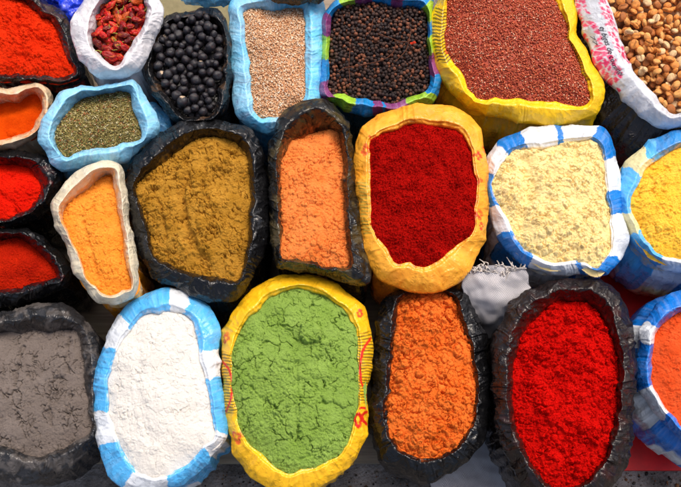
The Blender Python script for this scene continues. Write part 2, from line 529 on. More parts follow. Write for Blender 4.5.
def blob_print(S, cols, px, py, r, c, seed=0, petals=5):
    """a printed flower-like motif"""
    u, v = u_of(S, px, py)
    ctr = S.P[v, u]
    rr = random.Random(seed)
    dist = np.linalg.norm(S.P - ctr, axis=-1)
    m = np.zeros(dist.shape)
    for k in range(petals):
        a = 2 * math.pi * k / petals + rr.uniform(-0.3, 0.3)
        q = ctr + np.array([math.cos(a), math.sin(a), 0]) * r * 0.62
        dd = np.linalg.norm((S.P - q) * np.array([1, 1, 0.8]), axis=-1)
        m = np.maximum(m, np.clip((r * rr.uniform(0.42, 0.6) - dd) / 0.0006 + 0.5, 0, 1))
    m *= np.clip((dist - r * 0.22) / 0.0006, 0, 1)
    m *= 0.75 + 0.25 * np.sign(perlin(S.P[..., 0] / 0.002, S.P[..., 1] / 0.002, S.P[..., 2] / 0.002) + 0.2)
    return blend(cols, m * 0.92, c)


def stroke_print(S, cols, pts, wid, c):
    """thick brush stroke through rim places"""
    Q = []
    for a, b in smooth_line(pts, 6):
        u, v = u_of(S, a, b); Q.append(S.P[v, u])
    best = np.full(S.P.shape[:2], 9.0)
    for a, b in zip(Q[:-1], Q[1:]):
        ab = b - a; L = ab @ ab + 1e-12
        t = np.clip(((S.P - a) @ ab) / L, 0, 1)
        best = np.minimum(best, np.linalg.norm(S.P - a - t[..., None] * ab, axis=-1))
    return blend(cols, np.clip((wid - best) / 0.0006 + 0.5, 0, 1), c)


def stripe_print(S, cols, p0, p1, v0, v1, lam, c, duty=0.5, slant=0.0, amt=0.85):
    u0, u1 = u_of(S, *p0)[0], u_of(S, *p1)[0]
    n = S.n
    if u1 < u0:
        u1 += n
    i = np.arange(n); i = np.where(i < u0, i + n, i)
    s = (i - u0) * S.per / n
    ins = np.clip(np.minimum(i - u0, u1 - i) / 3.0, 0, 1)
    ph = (s[None, :] + slant * S.vv[:, None]) / lam + 0.25 * perlin(s[None, :] / 0.02, S.vv[:, None], 0.5)
    m = np.clip((duty - np.abs((ph % 1.0) - 0.5) * 2) * 5 + 0.5, 0, 1)
    m = m * ins[None, :] * ((S.vv >= v0) & (S.vv <= v1))[:, None]
    return blend(cols, m * amt, c)


def dust(S, cols, c, amt=0.8, lo=0.8, hi=3.2, scale=0.012, seed=1, thr=0.0):
    """spice dust clinging to the mouth of the sack"""
    q = fbm(S.P[..., 0] / scale, S.P[..., 1] / scale, S.P[..., 2] / scale + seed, 4)
    w = np.clip((hi - S.vv) / (hi - lo), 0, 1)[:, None]
    m = np.clip((q + w * 0.9 - 0.35 - thr) * 1.2, 0, 1) * amt * np.clip(w * 3, 0, 1)
    return blend(cols, m, c)


def grime(S, cols, c, amt=0.5, scale=0.02, seed=3, thr=0.15):
    q = fbm(S.P[..., 0] / scale, S.P[..., 1] / scale, S.P[..., 2] / scale + seed, 4)
    return blend(cols, np.clip((q - thr) * 4, 0, 1) * amt, c)


# ------------------------------------------------------------------ powder heaps
def heap_surface(S, spec, step=0.00062):
    poly = S.inner3[::3, :2]
    lo, hi = poly.min(0) - 0.014, poly.max(0) + 0.014
    xs = np.arange(lo[0], hi[0], step); ys = np.arange(lo[1], hi[1], step)
    X, Y = np.meshgrid(xs, ys)
    ins = inside(poly, X, Y); dst = dist_poly(poly, X, Y)
    sd = np.where(ins, dst, -dst)
    keep = sd > -0.010
    # edge height from the sack mouth, interpolated
    Z = np.full(X.shape, S.zi)
    e = S.inner3[::12]
    wsum = np.zeros(X.shape); zsum = np.zeros(X.shape)
    for q in e:
        w = 1 / ((X - q[0]) ** 2 + (Y - q[1]) ** 2 + 1e-5) ** 1.5
        wsum += w; zsum += w * q[2]
    Z = zsum / wsum
    dome = spec.get('dome', 0.012)
    Z = Z + dome * (1 - np.exp(-np.clip(sd, 0, None) / 0.028))
    seed = spec.get('seed', 1)
    x, y = X, Y
    if spec.get('rot'):
        a = math.radians(spec['rot']); x, y = X * math.cos(a) - Y * math.sin(a), X * math.sin(a) + Y * math.cos(a)
    wx = 0.006 * fbm(x / 0.02, y / 0.02, seed + 0.5, 3); wy = 0.006 * fbm(x / 0.02 + 31, y / 0.02, seed + 0.5, 3)
    h = spec.get('swell', 0.004) * fbm(x / 0.045, y / 0.045, seed + 2.2, 3)
    for (lam, depth, wdt, sx, plate, thr) in spec.get('cracks', []):
        # slumped slabs: steps and open cracks, only in patches
        jx = 0.22 * fbm(x / (lam * 0.5), y / (lam * 0.5), seed + 41.5, 3); jy = 0.22 * fbm(x / (lam * 0.5) + 23, y / (lam * 0.5), seed + 41.5, 3)
        f1, f2, rv = worley((x + wx * 1.2) / (lam * sx) + jx, (y + wy * 1.2) / lam + jy, seed * 13 + int(lam * 1e5))
        msk = np.clip((fbm(x / 0.028, y / 0.028, seed + lam * 900, 4) * 1.7 + thr - 0.24) * 2.5, 0, 1)
        e_ = (f2 - f1) * lam
        op = np.clip(perlin(x / (lam * 0.8), y / (lam * 0.8), seed + 3.3) * 2.2 + 0.85, 0, 1)   # cracks open and close along their run
        h -= 1.5 * depth * np.exp(-(e_ / (wdt * 1.6)) ** 4) * msk * op
        h += 0.6 * plate * (rv - 0.5) * msk * np.clip(e_ / (wdt * 2.0), 0, 1)
    fine = spec.get('fine', 1.0)
    h += fine * (0.00055 * fbm(x / 0.0030, y / 0.0030, seed + 61, 2) + 0.00075 * perlin(x / 0.00165, y / 0.00165, seed + 63))
    f1, f2, rv = worley(x / 0.0026, y / 0.0026, seed * 5 + 2)
    h += fine * np.where(rv < 0.42 + 0.7 * fbm(x / 0.015, y / 0.015, seed + 71, 3), 0.0009 * np.sqrt(np.clip(1 - (f1 / (0.25 + 0.25 * rv)) ** 2, 0, 1)), 0)
    gain = spec.get('gain', 1.2)
    for (lam, amp, dens) in spec.get('crumbs', []):
        jx = 0.14 * perlin(x / (lam * 0.35), y / (lam * 0.35), seed + 1.7); jy = 0.14 * perlin(x / (lam * 0.35) + 17, y / (lam * 0.35), seed + 1.7)
        f1, f2, rv = worley((x + wx * 0.35) / lam + 3.3 + jx, (y + wy * 0.35) / lam + jy, seed * 31 + int(lam * 1e5))
        dn = np.clip(fbm(x / 0.022, y / 0.022, seed + lam * 700 + 5, 3) * 1.0 + dens * 1.8, 0, 1)
        r = (0.28 + 0.42 * ((rv * 7.13) % 1))
        on = (rv < dn)
        sh = np.clip(1 - (f1 / r) ** 3, 0, 1) ** 0.6
        moat = np.exp(-((f1 - r * 1.04) / 0.10) ** 2) * (f1 >= r * 0.98)
        h += np.where(on, gain * amp * (sh * r / 0.5 - 0.8 * moat), 0)
    for (lam, amp) in spec.get('rough', [(0.006, 0.0008), (0.0025, 0.0006), (0.0013, 0.0003)]):
        h += 0.75 * amp * fbm(x / lam, y / lam, seed + lam * 1000, 3)
    for (px, py, rpx, ht, flat) in spec.get('lumps', []):
        c = at(px, py, S.zi + dome); r = rpx * 0.00126
        ang = np.arctan2(Y - c[1], X - c[0])
        rr = r * (1 + 0.30 * perlin(np.cos(ang) * 1.6 + px, np.sin(ang) * 1.6, 0.4) + 0.20 * perlin(np.cos(ang) * 4 + px, np.sin(ang) * 4, 1.4))
        q = np.hypot(X - c[0], Y - c[1]) / rr
        sh = np.clip(1 - q ** flat, 0, 1) ** 0.5
        h = np.where(q < 1, h * (1 - 0.4 * sh) + ht * sh, h - (0.0016 if rpx > 9.5 else 0) * np.exp(-((q - 1) / 0.10) ** 2))
    for (pts, wpx, dep) in spec.get('furrows', []):
        Q = np.array([at(a, b, S.zi + dome)[:2] for a, b in pts])
        best = np.full(X.shape, 9.0)
        for a, b in zip(Q[:-1], Q[1:]):
            ab = b - a; t = np.clip(((X - a[0]) * ab[0] + (Y - a[1]) * ab[1]) / (ab @ ab), 0, 1)
            best = np.minimum(best, np.hypot(X - a[0] - t * ab[0], Y - a[1] - t * ab[1]))
        best = best + 0.004 * fbm(X / 0.012, Y / 0.012, seed + 8.8, 3)
        h -= dep * np.exp(-(best / (wpx * 0.00126)) ** 2)
    Z = Z + h * np.clip((sd + 0.012) / 0.014, 0.3, 1)
    Z = np.where(sd < 0, Z + sd * 0.5, Z)
    return X, Y, Z, keep, sd


def heap_mesh(name, X, Y, Z, keep, mat, base, cols=None):
    idx = np.full(X.shape, -1, np.int64); idx[keep] = np.arange(keep.sum())
    V = np.stack([X[keep], Y[keep], Z[keep]], 1)
    a, b, c, d = idx[:-1, :-1], idx[:-1, 1:], idx[1:, 1:], idx[1:, :-1]
    m = (a >= 0) & (b >= 0) & (c >= 0) & (d >= 0)
    F = np.stack([a[m], b[m], c[m], d[m]], 1)
    return mesh_np(name, V - base, F, mat, cols)


def make_powder(S, spec, mat, label):
    X, Y, Z, keep, sd = heap_surface(S, spec)
    base = np.array([X[keep].mean(), Y[keep].mean(), S.zi])
    me = heap_mesh('spice_powder', X, Y, Z, keep, mat, base)
    o = link('spice_powder', me, None, base)
    return tag(o, label, 'spice powder')


# ------------------------------------------------------------------ grains (uncountable)
def ico(sub=1):
    t = (1 + 5 ** 0.5) / 2
    V = [(-1,t,0),(1,t,0),(-1,-t,0),(1,-t,0),(0,-1,t),(0,1,t),(0,-1,-t),(0,1,-t),(t,0,-1),(t,0,1),(-t,0,-1),(-t,0,1)]
    F = [(0,11,5),(0,5,1),(0,1,7),(0,7,10),(0,10,11),(1,5,9),(5,11,4),(11,10,2),(10,7,6),(7,1,8),(3,9,4),(3,4,2),(3,2,6),(3,6,8),(3,8,9),(4,9,5),(2,4,11),(6,2,10),(8,6,7),(9,8,1)]
    V = [np.array(v, float) / np.linalg.norm(v) for v in V]
    for _ in range(sub):
        cache = {}; NF = []
        def mid(a, b):
            k = (min(a, b), max(a, b))
            if k not in cache:
                p = V[a] + V[b]; V.append(p / np.linalg.norm(p)); cache[k] = len(V) - 1
            return cache[k]
        for a, b, c in F:
            x, y, z = mid(a, b), mid(b, c), mid(c, a)
            NF += [(a, x, z), (b, y, x), (c, z, y), (x, y, z)]
        F = NF
    return np.array(V), np.array(F)


def rand_rot(n, tilt=1.0, r=rng):
    q = r.normal(size=(n, 4)); q[:, 1:3] *= tilt
    q /= np.linalg.norm(q, axis=1, keepdims=True)
    w, x, y, z = q.T
    return np.stack([np.stack([1-2*(y*y+z*z), 2*(x*y-z*w), 2*(x*z+y*w)], -1),
                     np.stack([2*(x*y+z*w), 1-2*(x*x+z*z), 2*(y*z-x*w)], -1),
                     np.stack([2*(x*z-y*w), 2*(y*z+x*w), 1-2*(x*x+y*y)], -1)], 1)


def scatter(V0, F0, pos, scale, rot):
    n = len(pos)
    V = np.einsum('nij,nkj->nki', rot, V0[None] * scale[:, None, :]) + pos[:, None, :]
    F = F0[None] + (np.arange(n) * len(V0))[:, None, None]
    return V.reshape(-1, 3), F.reshape(-1, F0.shape[1])


def make_grain(S, spec, name, label, n_per_m2, size, palette, mat, base_col, cat, tilt=0.6, flake=False, zoff=0.0002):
    X, Y, Z, keep, sd = heap_surface(S, spec, 0.0014)
    px = to_px(np.stack([X, Y, Z], -1))
    vis = keep & (sd > -0.006) & (px[..., 0] > -25) & (px[..., 0] < 706) & (px[..., 1] > -30)
    cand = np.argwhere(vis)
    n = int(vis.sum() * 0.0014 ** 2 * n_per_m2)
    pick = cand[rng.integers(0, len(cand), n)]
    pos = np.stack([X[pick[:, 0], pick[:, 1]], Y[pick[:, 0], pick[:, 1]], Z[pick[:, 0], pick[:, 1]]], 1)
    pos[:, :2] += rng.uniform(-0.0007, 0.0007, (n, 2))
    pos[:, 2] += rng.uniform(-0.0004, 0.0009, n) + zoff
    if flake:
        V0 = np.array([(-1, -0.2, 0), (-0.3, -1, 0.15), (0.6, -0.7, 0), (1, 0.1, 0.25), (0.4, 0.9, 0), (-0.5, 0.8, 0.2), (0, 0, 0.45), (0, 0, -0.2)], float)
        F0 = np.array([(0,1,6),(1,2,6),(2,3,6),(3,4,6),(4,5,6),(5,0,6),(1,0,7),(2,1,7),(3,2,7),(4,3,7),(5,4,7),(0,5,7)])
    else:
        V0, F0 = ico(1 if n < 6000 else 0)
        if n >= 6000:
            V0, F0 = ico(0)
    sc = np.array(size)[None] * rng.uniform(0.75, 1.25, (n, 3))
    if flake:
        sc[:, 0] *= rng.lognormal(0, 0.35, n)
    V, F = scatter(V0, F0, pos, sc, rand_rot(n, tilt))
    pal = np.array([p[0] for p in palette]); w = np.array([p[1] for p in palette], float)
    c = pal[rng.choice(len(pal), n, p=w / w.sum())] * rng.uniform(0.75, 1.2, (n, 1))
    cols = np.repeat(c, len(V0), 0)
    # the packed bed below the loose top grains
    idx = np.full(X.shape, -1, np.int64); idx[keep] = np.arange(keep.sum())
    Vb = np.stack([X[keep], Y[keep], Z[keep] - 0.0009], 1)
    a, b, c_, d = idx[:-1, :-1], idx[:-1, 1:], idx[1:, 1:], idx[1:, :-1]
    m = (a >= 0) & (b >= 0) & (c_ >= 0) & (d >= 0)
    T = np.concatenate([np.stack([a[m], b[m], c_[m]], 1), np.stack([a[m], c_[m], d[m]], 1)])
    base = np.array([X[keep].mean(), Y[keep].mean(), S.zi])
    VV = np.vstack([V, Vb]) - base
    FF = np.vstack([F, T + len(V)])
    CC = np.vstack([cols, np.tile(np.array(base_col), (len(Vb), 1))])
    o = link(name, mesh_np(name, VV, FF, mat, CC), None, base)
    return tag(o, label, cat, None, 'stuff')


# ------------------------------------------------------------------ piles of countable pieces
def pile(S, n, r, depth, dome=0.006, tries=14, frame=True, jitter=0.12, margin=0.8):
    """drop n balls one by one on the floor of the mouth, each in the lowest of a few spots"""
    poly = S.inner3[::3, :2]
    lo, hi = poly.min(0), poly.max(0)
    pts = np.zeros((0, 4))
    fails = 0
    while len(pts) < n and fails < 400:
        c = rng.uniform(lo, hi, (tries * 3, 2))
        ok = inside(poly, c[:, 0], c[:, 1])
        c = c[ok][:tries]
        if len(c) == 0:
            continue
        dp = dist_poly(poly, c[:, 0], c[:, 1])
        c = c[dp > r * margin]; dp = dp[dp > r * margin]
        if len(c) == 0:
            continue
        if frame:
            p = to_px(np.concatenate([c, np.full((len(c), 1), S.zi)], 1))
            k = (p[:, 0] < 690) & (p[:, 0] > -14) & (p[:, 1] > -12)
            c = c[k]; dp = dp[k]
            if len(c) == 0:
                continue
        ri = r * rng.uniform(1 - jitter, 1 + jitter)
        floor = S.zi - depth + dome * (1 - np.exp(-dp / 0.03)) + ri
        zz = floor.copy()
        if len(pts):
            dx = np.hypot(c[:, None, 0] - pts[None, :, 0], c[:, None, 1] - pts[None, :, 1])
            rs = ri + pts[None, :, 3]
            hz = np.where(dx < rs, pts[None, :, 2] + np.sqrt(np.clip(rs ** 2 - dx ** 2, 0, None)) * 0.92, -1)
            zz = np.maximum(zz, hz.max(1))
        j = (zz - (floor - ri)).argmin()
        if zz[j] > S.zi + dome + ri * 0.9:
            fails += 1
            continue
        pts = np.vstack([pts, [c[j, 0], c[j, 1], zz[j], ri]])
    return pts


def euler_rand(tilt):
    return (rnd.uniform(-tilt, tilt), rnd.uniform(-tilt, tilt), rnd.uniform(0, 6.283))


def pile_filler(S, c, depth):  # flat disc added under the pile to fill gaps between pieces
    P = S.inner3[::2].copy(); P[:, 2] = S.zi - depth
    ctr = P.mean(0); n = len(P)
    V = np.vstack([P + (P - ctr) * 0.06, (ctr + (P - ctr) * 0.5), ctr[None]])
    F = [(i, (i + 1) % n, n + (i + 1) % n) for i in range(n)] + [(i, n + (i + 1) % n, n + i) for i in range(n)] + [(n + i, n + (i + 1) % n, 2 * n) for i in range(n)]
    me = mesh_np('filler_disc', V - S.base, np.array(F), FILM_DARK, np.tile(c, (len(V), 1)))
    return link('filler_disc', me, S.root)


# ------------------------------------------------------------------ crumpled closed bags
def lump_bag(contour, z_edge, z_top, colour, mat, seed=0, n=200, wr=1.0, zbase=0.022, fold=0.006):
    C = closed_curve(contour, n)
    E = at(C[:, 0], C[:, 1], z_edge)
    ctr = E.mean(0)
    rows = []
    for q in np.linspace(0, 1, 12):                         # sides
        r = ctr + (E - ctr) * np.interp(q, [0, 0.6, 1], [0.84, 0.98, 1.0]); r[:, 2] = zbase + (z_edge - zbase) * q; rows.append(r)
    for q in np.linspace(0, 1, 34)[1:]:
        r = ctr + (E - ctr) * max(1e-3, math.cos(q * math.pi / 2)); r[:, 2] = z_edge + (z_top - z_edge) * math.sin(q * math.pi / 2); rows.append(r)
    P = np.array(rows); nr = normals_grid(P)
    X, Y, Z = P[..., 0], P[..., 1], P[..., 2]
    h = fold * (1 - 2 * np.abs(perlin(X / 0.03, Y / 0.03, Z / 0.03 + seed))) + fold * 0.5 * (1 - 2 * np.abs(perlin(X / 0.012 + seed, Y / 0.012, Z / 0.012))) + 0.0008 * (1 - 2 * np.abs(perlin(X / 0.005, Y / 0.005, Z / 0.005 + seed)))
    P = P + nr * ((h - fold * 0.7) * wr)[..., None] * (1 if nr[-3, :, 2].mean() > 0 else -1)
    V = np.vstack([P.reshape(-1, 3)])
    V[:, 2] = np.maximum(V[:, 2], zbase - 0.001)
    return V, grid_faces(n, len(rows))[:, ::-1], np.array([ctr[0], ctr[1], zbase])


def closed_bag(name, contour, z_edge, z_top, colour, mat, label, cat, **kw):
    V, F, b = lump_bag(contour, z_edge, z_top, colour, mat, **kw)
    o = link(name, mesh_np(name, V - b, F, mat, np.tile(colour, (len(V), 1))), None, b)
    return tag(o, label, cat)


def tube(pts3, rad, k=6):
    P = np.array(pts3, float); n = len(P)
    t = np.gradient(P, axis=0); t /= np.linalg.norm(t, axis=1, keepdims=True) + 1e-12
    up = np.array([0.13, 0.21, 0.97]); a = np.cross(t, up); a /= np.linalg.norm(a, axis=1, keepdims=True) + 1e-9
    b = np.cross(t, a)
    r = np.broadcast_to(np.asarray(rad, float), (n,))
    ang = np.linspace(0, 2 * np.pi, k, endpoint=False)
    V = P[:, None] + r[:, None, None] * (a[:, None] * np.cos(ang)[None, :, None] + b[:, None] * np.sin(ang)[None, :, None])
    V = V.reshape(-1, 3)
    F = grid_faces(k, n)
    return V, F


def smooth_line(pts, m=10):
    P = np.array(pts, float); out = []
    for i in range(len(P) - 1):
        p0, p1, p2, p3 = P[max(i - 1, 0)], P[i], P[i + 1], P[min(i + 2, len(P) - 1)]
        for t in np.linspace(0, 1, m, endpoint=False):
            out.append(0.5 * (2 * p1 + (p2 - p0) * t + (2 * p0 - 5 * p1 + 4 * p2 - p3) * t * t + (3 * p1 - p0 - 3 * p2 + p3) * t ** 3))
    out.append(P[-1]); return np.array(out)

# ------------------------------------------------------------------ the sacks, traced rims (inner mouth, outer roll)
def p_chili(S, cols):
    return cols
s_or = make_sack('spice_sack', [(10,0),(22,2),(36,12),(50,24),(59,37),(64,52),(71,66),(73,74),(60,77),(30,76),(0,75),(-25,74),(-38,60),(-38,30),(-20,5)],
    [(5,-14),(30,-8),(50,2),(64,14),(72,32),(78,52),(84,70),(82,82),(65,89),(35,88),(0,86),(-35,86),(-52,70),(-52,30),(-30,-8)], 0.190, lin(22,20,20),
    'black plastic sack of orange-red powder in the top left corner of the photo', seed=1, paint=lambda S, c: grime(S, c, lin(80,52,44), 0.5, seed=4))
s_ch = make_sack('chilli_sack', [(125,-8),(140,-4),(147,12),(143,28),(134,42),(126,55),(116,67),(108,64),(99,55),(92,46),(94,28),(98,15),(110,2)],
    [(120,-25),(145,-15),(160,0),(163,15),(158,35),(150,55),(140,70),(125,79),(110,81),(95,78),(84,65),(74,48),(71,28),(76,12),(88,-5),(105,-20)], 0.232, lin(234,232,236),
    'milky white plastic sack holding dried red chillies', mat=FILM_SOFT, drop=0.024, cf=0.5, seed=2, wr=1.0)
s_be = make_sack('berry_sack', [(185,24),(205,21),(220,28),(224,45),(222,70),(218,92),(212,114),(203,118),(186,116),(172,102),(161,84),(154,66),(156,50),(160,36),(170,27)],
    [(190,12),(213,9),(225,20),(232,45),(232,80),(229,108),(218,122),(200,126),(180,125),(163,112),(150,90),(143,72),(147,52),(152,32),(165,19)], 0.200, lin(22,22,24),
    'black plastic sack filled with round black berries', drop=0.014, cf=0.5, seed=3, paint=lambda S, c: grime(S, c, lin(96,72,52), 0.55, seed=9, thr=0.2))
s_se = make_sack('seed_sack', [(275,12),(290,11),(303,11),(305,40),(305,75),(303,98),(292,110),(275,117),(262,119),(254,110),(252,92),(249,55),(246,25),(247,12)],
    [(275,-14),(300,-12),(318,-5),(326,20),(323,60),(321,98),(310,120),(288,132),(266,137),(248,128),(236,113),(232,85),(231,45),(229,10),(240,-8)], 0.196, lin(112,206,248),
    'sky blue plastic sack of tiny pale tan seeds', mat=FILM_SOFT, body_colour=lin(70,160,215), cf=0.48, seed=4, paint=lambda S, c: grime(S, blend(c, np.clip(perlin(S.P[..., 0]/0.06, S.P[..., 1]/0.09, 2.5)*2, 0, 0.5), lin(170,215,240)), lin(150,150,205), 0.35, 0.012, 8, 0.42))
PG, PB, PP = lin(158,205,52), lin(20,140,212), lin(138,62,122)
PT = lin(30,70,90)
s_pe = make_sack('peppercorn_sack', [(380,5),(405,8),(424,12),(427,40),(429,70),(428,90),(412,96),(392,103),(365,99),(340,94),(330,93),(329,65),(330,35),(333,15),(355,7)],
    [(380,-12),(410,-8),(432,-4),(433,25),(434,55),(441,80),(437,99),(418,112),(392,118),(365,118),(345,113),(330,102),(318,97),(319,75),(321,45),(322,18),(345,-5)], 0.196, PB,
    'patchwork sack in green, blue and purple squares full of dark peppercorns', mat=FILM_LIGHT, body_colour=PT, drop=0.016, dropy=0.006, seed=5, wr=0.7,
    blocks=[(338,2,PG),(354,0,PP),(374,-3,PB),(391,-2,PP),(404,0,PB),(427,5,PG),(429,22,PB),(430,37,PG),(431,55,PP),(436,76,PB),(434,94,PG),(411,106,PP),(386,111,PB),(383,111,PP),(373,110,PB),(352,107,PG),(329,98,PP),(323,82,PB),(325,60,PG),(327,37,PP),(327,13,PB)])
def p_quinoa(S, c):
    c = stripe_print(S, c, (436,66), (446,8), 1.2, 4.4, 0.0050, lin(44,42,20), 0.5, 0.0016)
    c = stripe_print(S, c, (571,18), (590,82), 0.6, 2.6, 0.0050, lin(112,100,30), 0.45, 0.0008, 0.75)
    c = blob_print(S, c, 447, 52, 0.004, lin(205,35,25), 3, 4)
    return c
s_qu = make_sack('grain_sack', [(500,-15),(545,-12),(560,12),(569,42),(581,72),(590,95),(586,105),(560,103),(530,100),(500,98),(484,99),(473,95),(463,77),(452,62),(444,42),(447,18),(455,-8)],
    [(500,-40),(555,-35),(575,5),(581,38),(593,64),(605,90),(600,111),(580,124),(545,128),(510,124),(478,115),(455,100),(440,78),(431,50),(431,20),(441,-5),(455,-32)], 0.205, YEL2,
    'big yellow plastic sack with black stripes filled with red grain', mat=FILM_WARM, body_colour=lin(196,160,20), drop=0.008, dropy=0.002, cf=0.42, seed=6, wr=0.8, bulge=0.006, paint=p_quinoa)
PINK = lin(232,36,104)
def p_coffee(S, c):
    px = S.px
    f1, f2, rv = worley((S.P[..., 0] + S.P[..., 1] * .4) / 0.0062, (S.P[..., 1] - S.P[..., 0] * .3) / 0.0095, 77)
    gap = np.clip((f2 - f1 - 0.10) * 9, 0, 1) * (rv > 0.22)
    m = np.zeros(px.shape[:2])
    for poly in ([(573,-20),(582,-20),(586,6),(590,30),(600,52),(613,76),(620,92),(612,92),(596,72),(586,52),(578,28)], [(584,8),(592,15),(600,32),(606,50),(600,54),(592,40),(586,22)],
                 [(596,48),(610,50),(622,70),(624,92),(610,90)], [(602,-20),(606,-5),(611,12),(617,30),(624,45),(634,62),(628,64),(614,46),(605,24),(599,2)]):
        m = np.maximum(m, inside(poly, px[..., 0], px[..., 1]).astype(float))
    return blend(c, m * gap * (S.vv > 0.6)[:, None] * 0.96, PINK)
s_co = make_sack('bean_sack', [(680,-70),(730,-50),(755,0),(745,60),(720,95),(690,110),(673,114),(663,107),(654,95),(643,83),(632,67),(624,48),(616,24),(607,-3),(610,-40),(635,-65)],
    [(680,-95),(740,-75),(778,0),(770,70),(735,112),(700,128),(668,132),(650,127),(634,112),(616,94),(600,75),(589,54),(582,28),(576,-3),(578,-45),(615,-85)], 0.212, lin(216,220,228),
    'black sack lined with white printed plastic and full of tan beans', mat=FILM_SOFT, body_colour=lin(40,34,32), drop=0.012, dropy=0.004, cf=0.36, cfy=0.05, seed=7, wr=0.8, bulge=0.024, base_in=0.002, paint=p_coffee)
s_br = make_sack('spice_sack', [(15,103),(27,98),(35,95),(41,103),(42,112),(37,123),(30,132),(15,138),(0,140),(-20,140),(-32,125),(-25,110),(-5,106)],
    [(12,88),(28,84),(40,84),(50,93),(51,105),(48,120),(42,135),(30,145),(12,150),(-10,151),(-35,148),(-48,125),(-38,100),(-12,90)], 0.196, lin(226,196,158),
    'small cream plastic sack stained orange, holding rusty orange powder', mat=FILM_SOFT, drop=0.034, cf=0.5, seed=8, wr=1.1, paint=lambda S, c: dust(S, c, lin(238,130,20), 0.85, 0.8, 5.0, 0.014, 2, 0.05))
s_he = make_sack('herb_sack', [(105,94),(120,92),(129,95),(131,108),(139,122),(141,138),(128,143),(105,148),(82,152),(68,158),(61,153),(56,140),(58,128),(70,112),(84,98)],
    [(105,83),(122,82),(136,81),(146,95),(156,113),(158,132),(148,148),(125,164),(100,170),(72,174),(55,168),(44,152),(37,133),(43,112),(60,93),(80,87)], 0.212, lin(146,216,250),
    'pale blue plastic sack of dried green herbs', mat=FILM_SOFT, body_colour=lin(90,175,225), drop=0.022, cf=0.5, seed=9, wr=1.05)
s_r1 = make_sack('spice_sack', [(0,166),(18,166),(31,170),(39,184),(38,198),(29,209),(12,217),(-8,218),(-28,212),(-35,190),(-22,170)],
    [(0,151),(25,151),(46,156),(60,168),(62,182),(57,197),(46,215),(28,226),(5,229),(-25,228),(-48,215),(-52,180),(-35,155)], 0.190, BLACK,
    'black plastic sack of bright scarlet powder at the left edge', seed=10, drop=0.022, wr=1.25, paint=lambda S, c: dust(S, c, lin(120,24,14), 0.5, 0.8, 4.5, 0.012, 4, 0.12))
s_r2 = make_sack('spice_sack', [(0,240),(20,241),(38,250),(52,265),(58,277),(45,281),(25,286),(0,290),(-25,290),(-38,270),(-25,245)],
    [(0,228),(25,229),(44,236),(60,254),(71,268),(70,282),(58,292),(35,302),(8,309),(-25,312),(-50,295),(-52,262),(-30,232)], 0.186, BLACK,
    'black plastic sack of dark brick-red powder at the left edge', seed=11, drop=0.022, wr=1.25, paint=lambda S, c: dust(S, c, lin(110,24,14), 0.45, 0.8, 4.0, 0.012, 5, 0.14))
s_tu = make_sack('spice_sack', [(108,176),(113,184),(117,205),(121,235),(127,262),(131,286),(122,292),(108,293),(97,289),(88,276),(78,253),(69,232),(62,216),(72,203),(88,189)],
    [(106,160),(120,166),(126,188),(130,218),(135,250),(140,283),(135,299),(120,307),(105,306),(92,298),(82,285),(69,260),(58,232),(51,210),(58,192),(76,172),(92,163)], 0.222, lin(232,220,190),
    'narrow clear-white plastic sack stained yellow, holding light orange powder', mat=FILM_SOFT, body_colour=lin(226,140,24), drop=0.020, dropy=0.018, cf=0.56, seed=12, wr=0.8,
    paint=lambda S, c: dust(S, c, lin(250,180,60), 0.8, 0.6, 3.4, 0.014, 6, -0.1))
s_mu = make_sack('spice_sack', [(210,138),(228,139),(243,149),(249,170),(249,210),(247,250),(239,279),(222,279),(198,274),(174,265),(158,258),(151,235),(144,212),(136,188),(150,172),(172,157),(190,143)],
    [(215,120),(240,124),(258,138),(265,165),(268,200),(270,235),(262,260),(250,285),(237,300),(220,303),(195,299),(170,290),(150,275),(138,255),(130,225),(124,190),(130,165),(145,148),(165,130),(190,121)], 0.208, lin(17,17,19),
    'large black plastic sack of mustard-brown powder', seed=13, drop=0.018, wr=1.15, paint=lambda S, c: dust(S, c, lin(120,90,40), 0.3, 0.8, 2.2, 0.012, 5, 0.2))
s_lo = make_sack('spice_sack', [(318,131),(330,130),(339,137),(342,170),(344,205),(347,240),(347,264),(333,267),(310,262),(292,258),(283,253),(282,220),(281,185),(284,158),(292,141),(305,137)],
    [(315,99),(330,103),(345,118),(352,140),(354,170),(358,205),(362,240),(372,275),(366,287),(345,283),(315,274),(285,272),(274,268),(269,240),(268,200),(269,150),(278,120),(295,103)], 0.218, lin(20,19,18),
    'tall narrow black plastic sack of light orange powder', seed=14, drop=0.018, dropy=0.030, cf=0.5, cfy=0.28, wr=1.15, paint=lambda S, c: grime(S, c, lin(92,78,44), 0.5, 0.025, 6, 0.1))
def p_orange(S, c):
    c = stripe_print(S, c, (364,236), (361,178), 1.4, 4.2, 0.0052, lin(150,160,70), 0.5, 0.0, 0.6)
    for i, (x, y, r) in enumerate([(478,156,.0052),(477,180,.0048),(479,214,.0058),(482,226,.004),(471,166,.003),(366,150,.006),(372,138,.004),(362,243,.005),(484,150,.004)]):
        c = blob_print(S, c, x, y, r * 1.35, lin(222,26,18) if x > 400 else lin(232,84,30), i, 4)
    q = np.clip(fbm(S.P[..., 0]/0.03, S.P[..., 1]/0.03, 4.4, 3)*2.5, 0, 1)
    return blend(c, q * 0.35, lin(250,140,20))
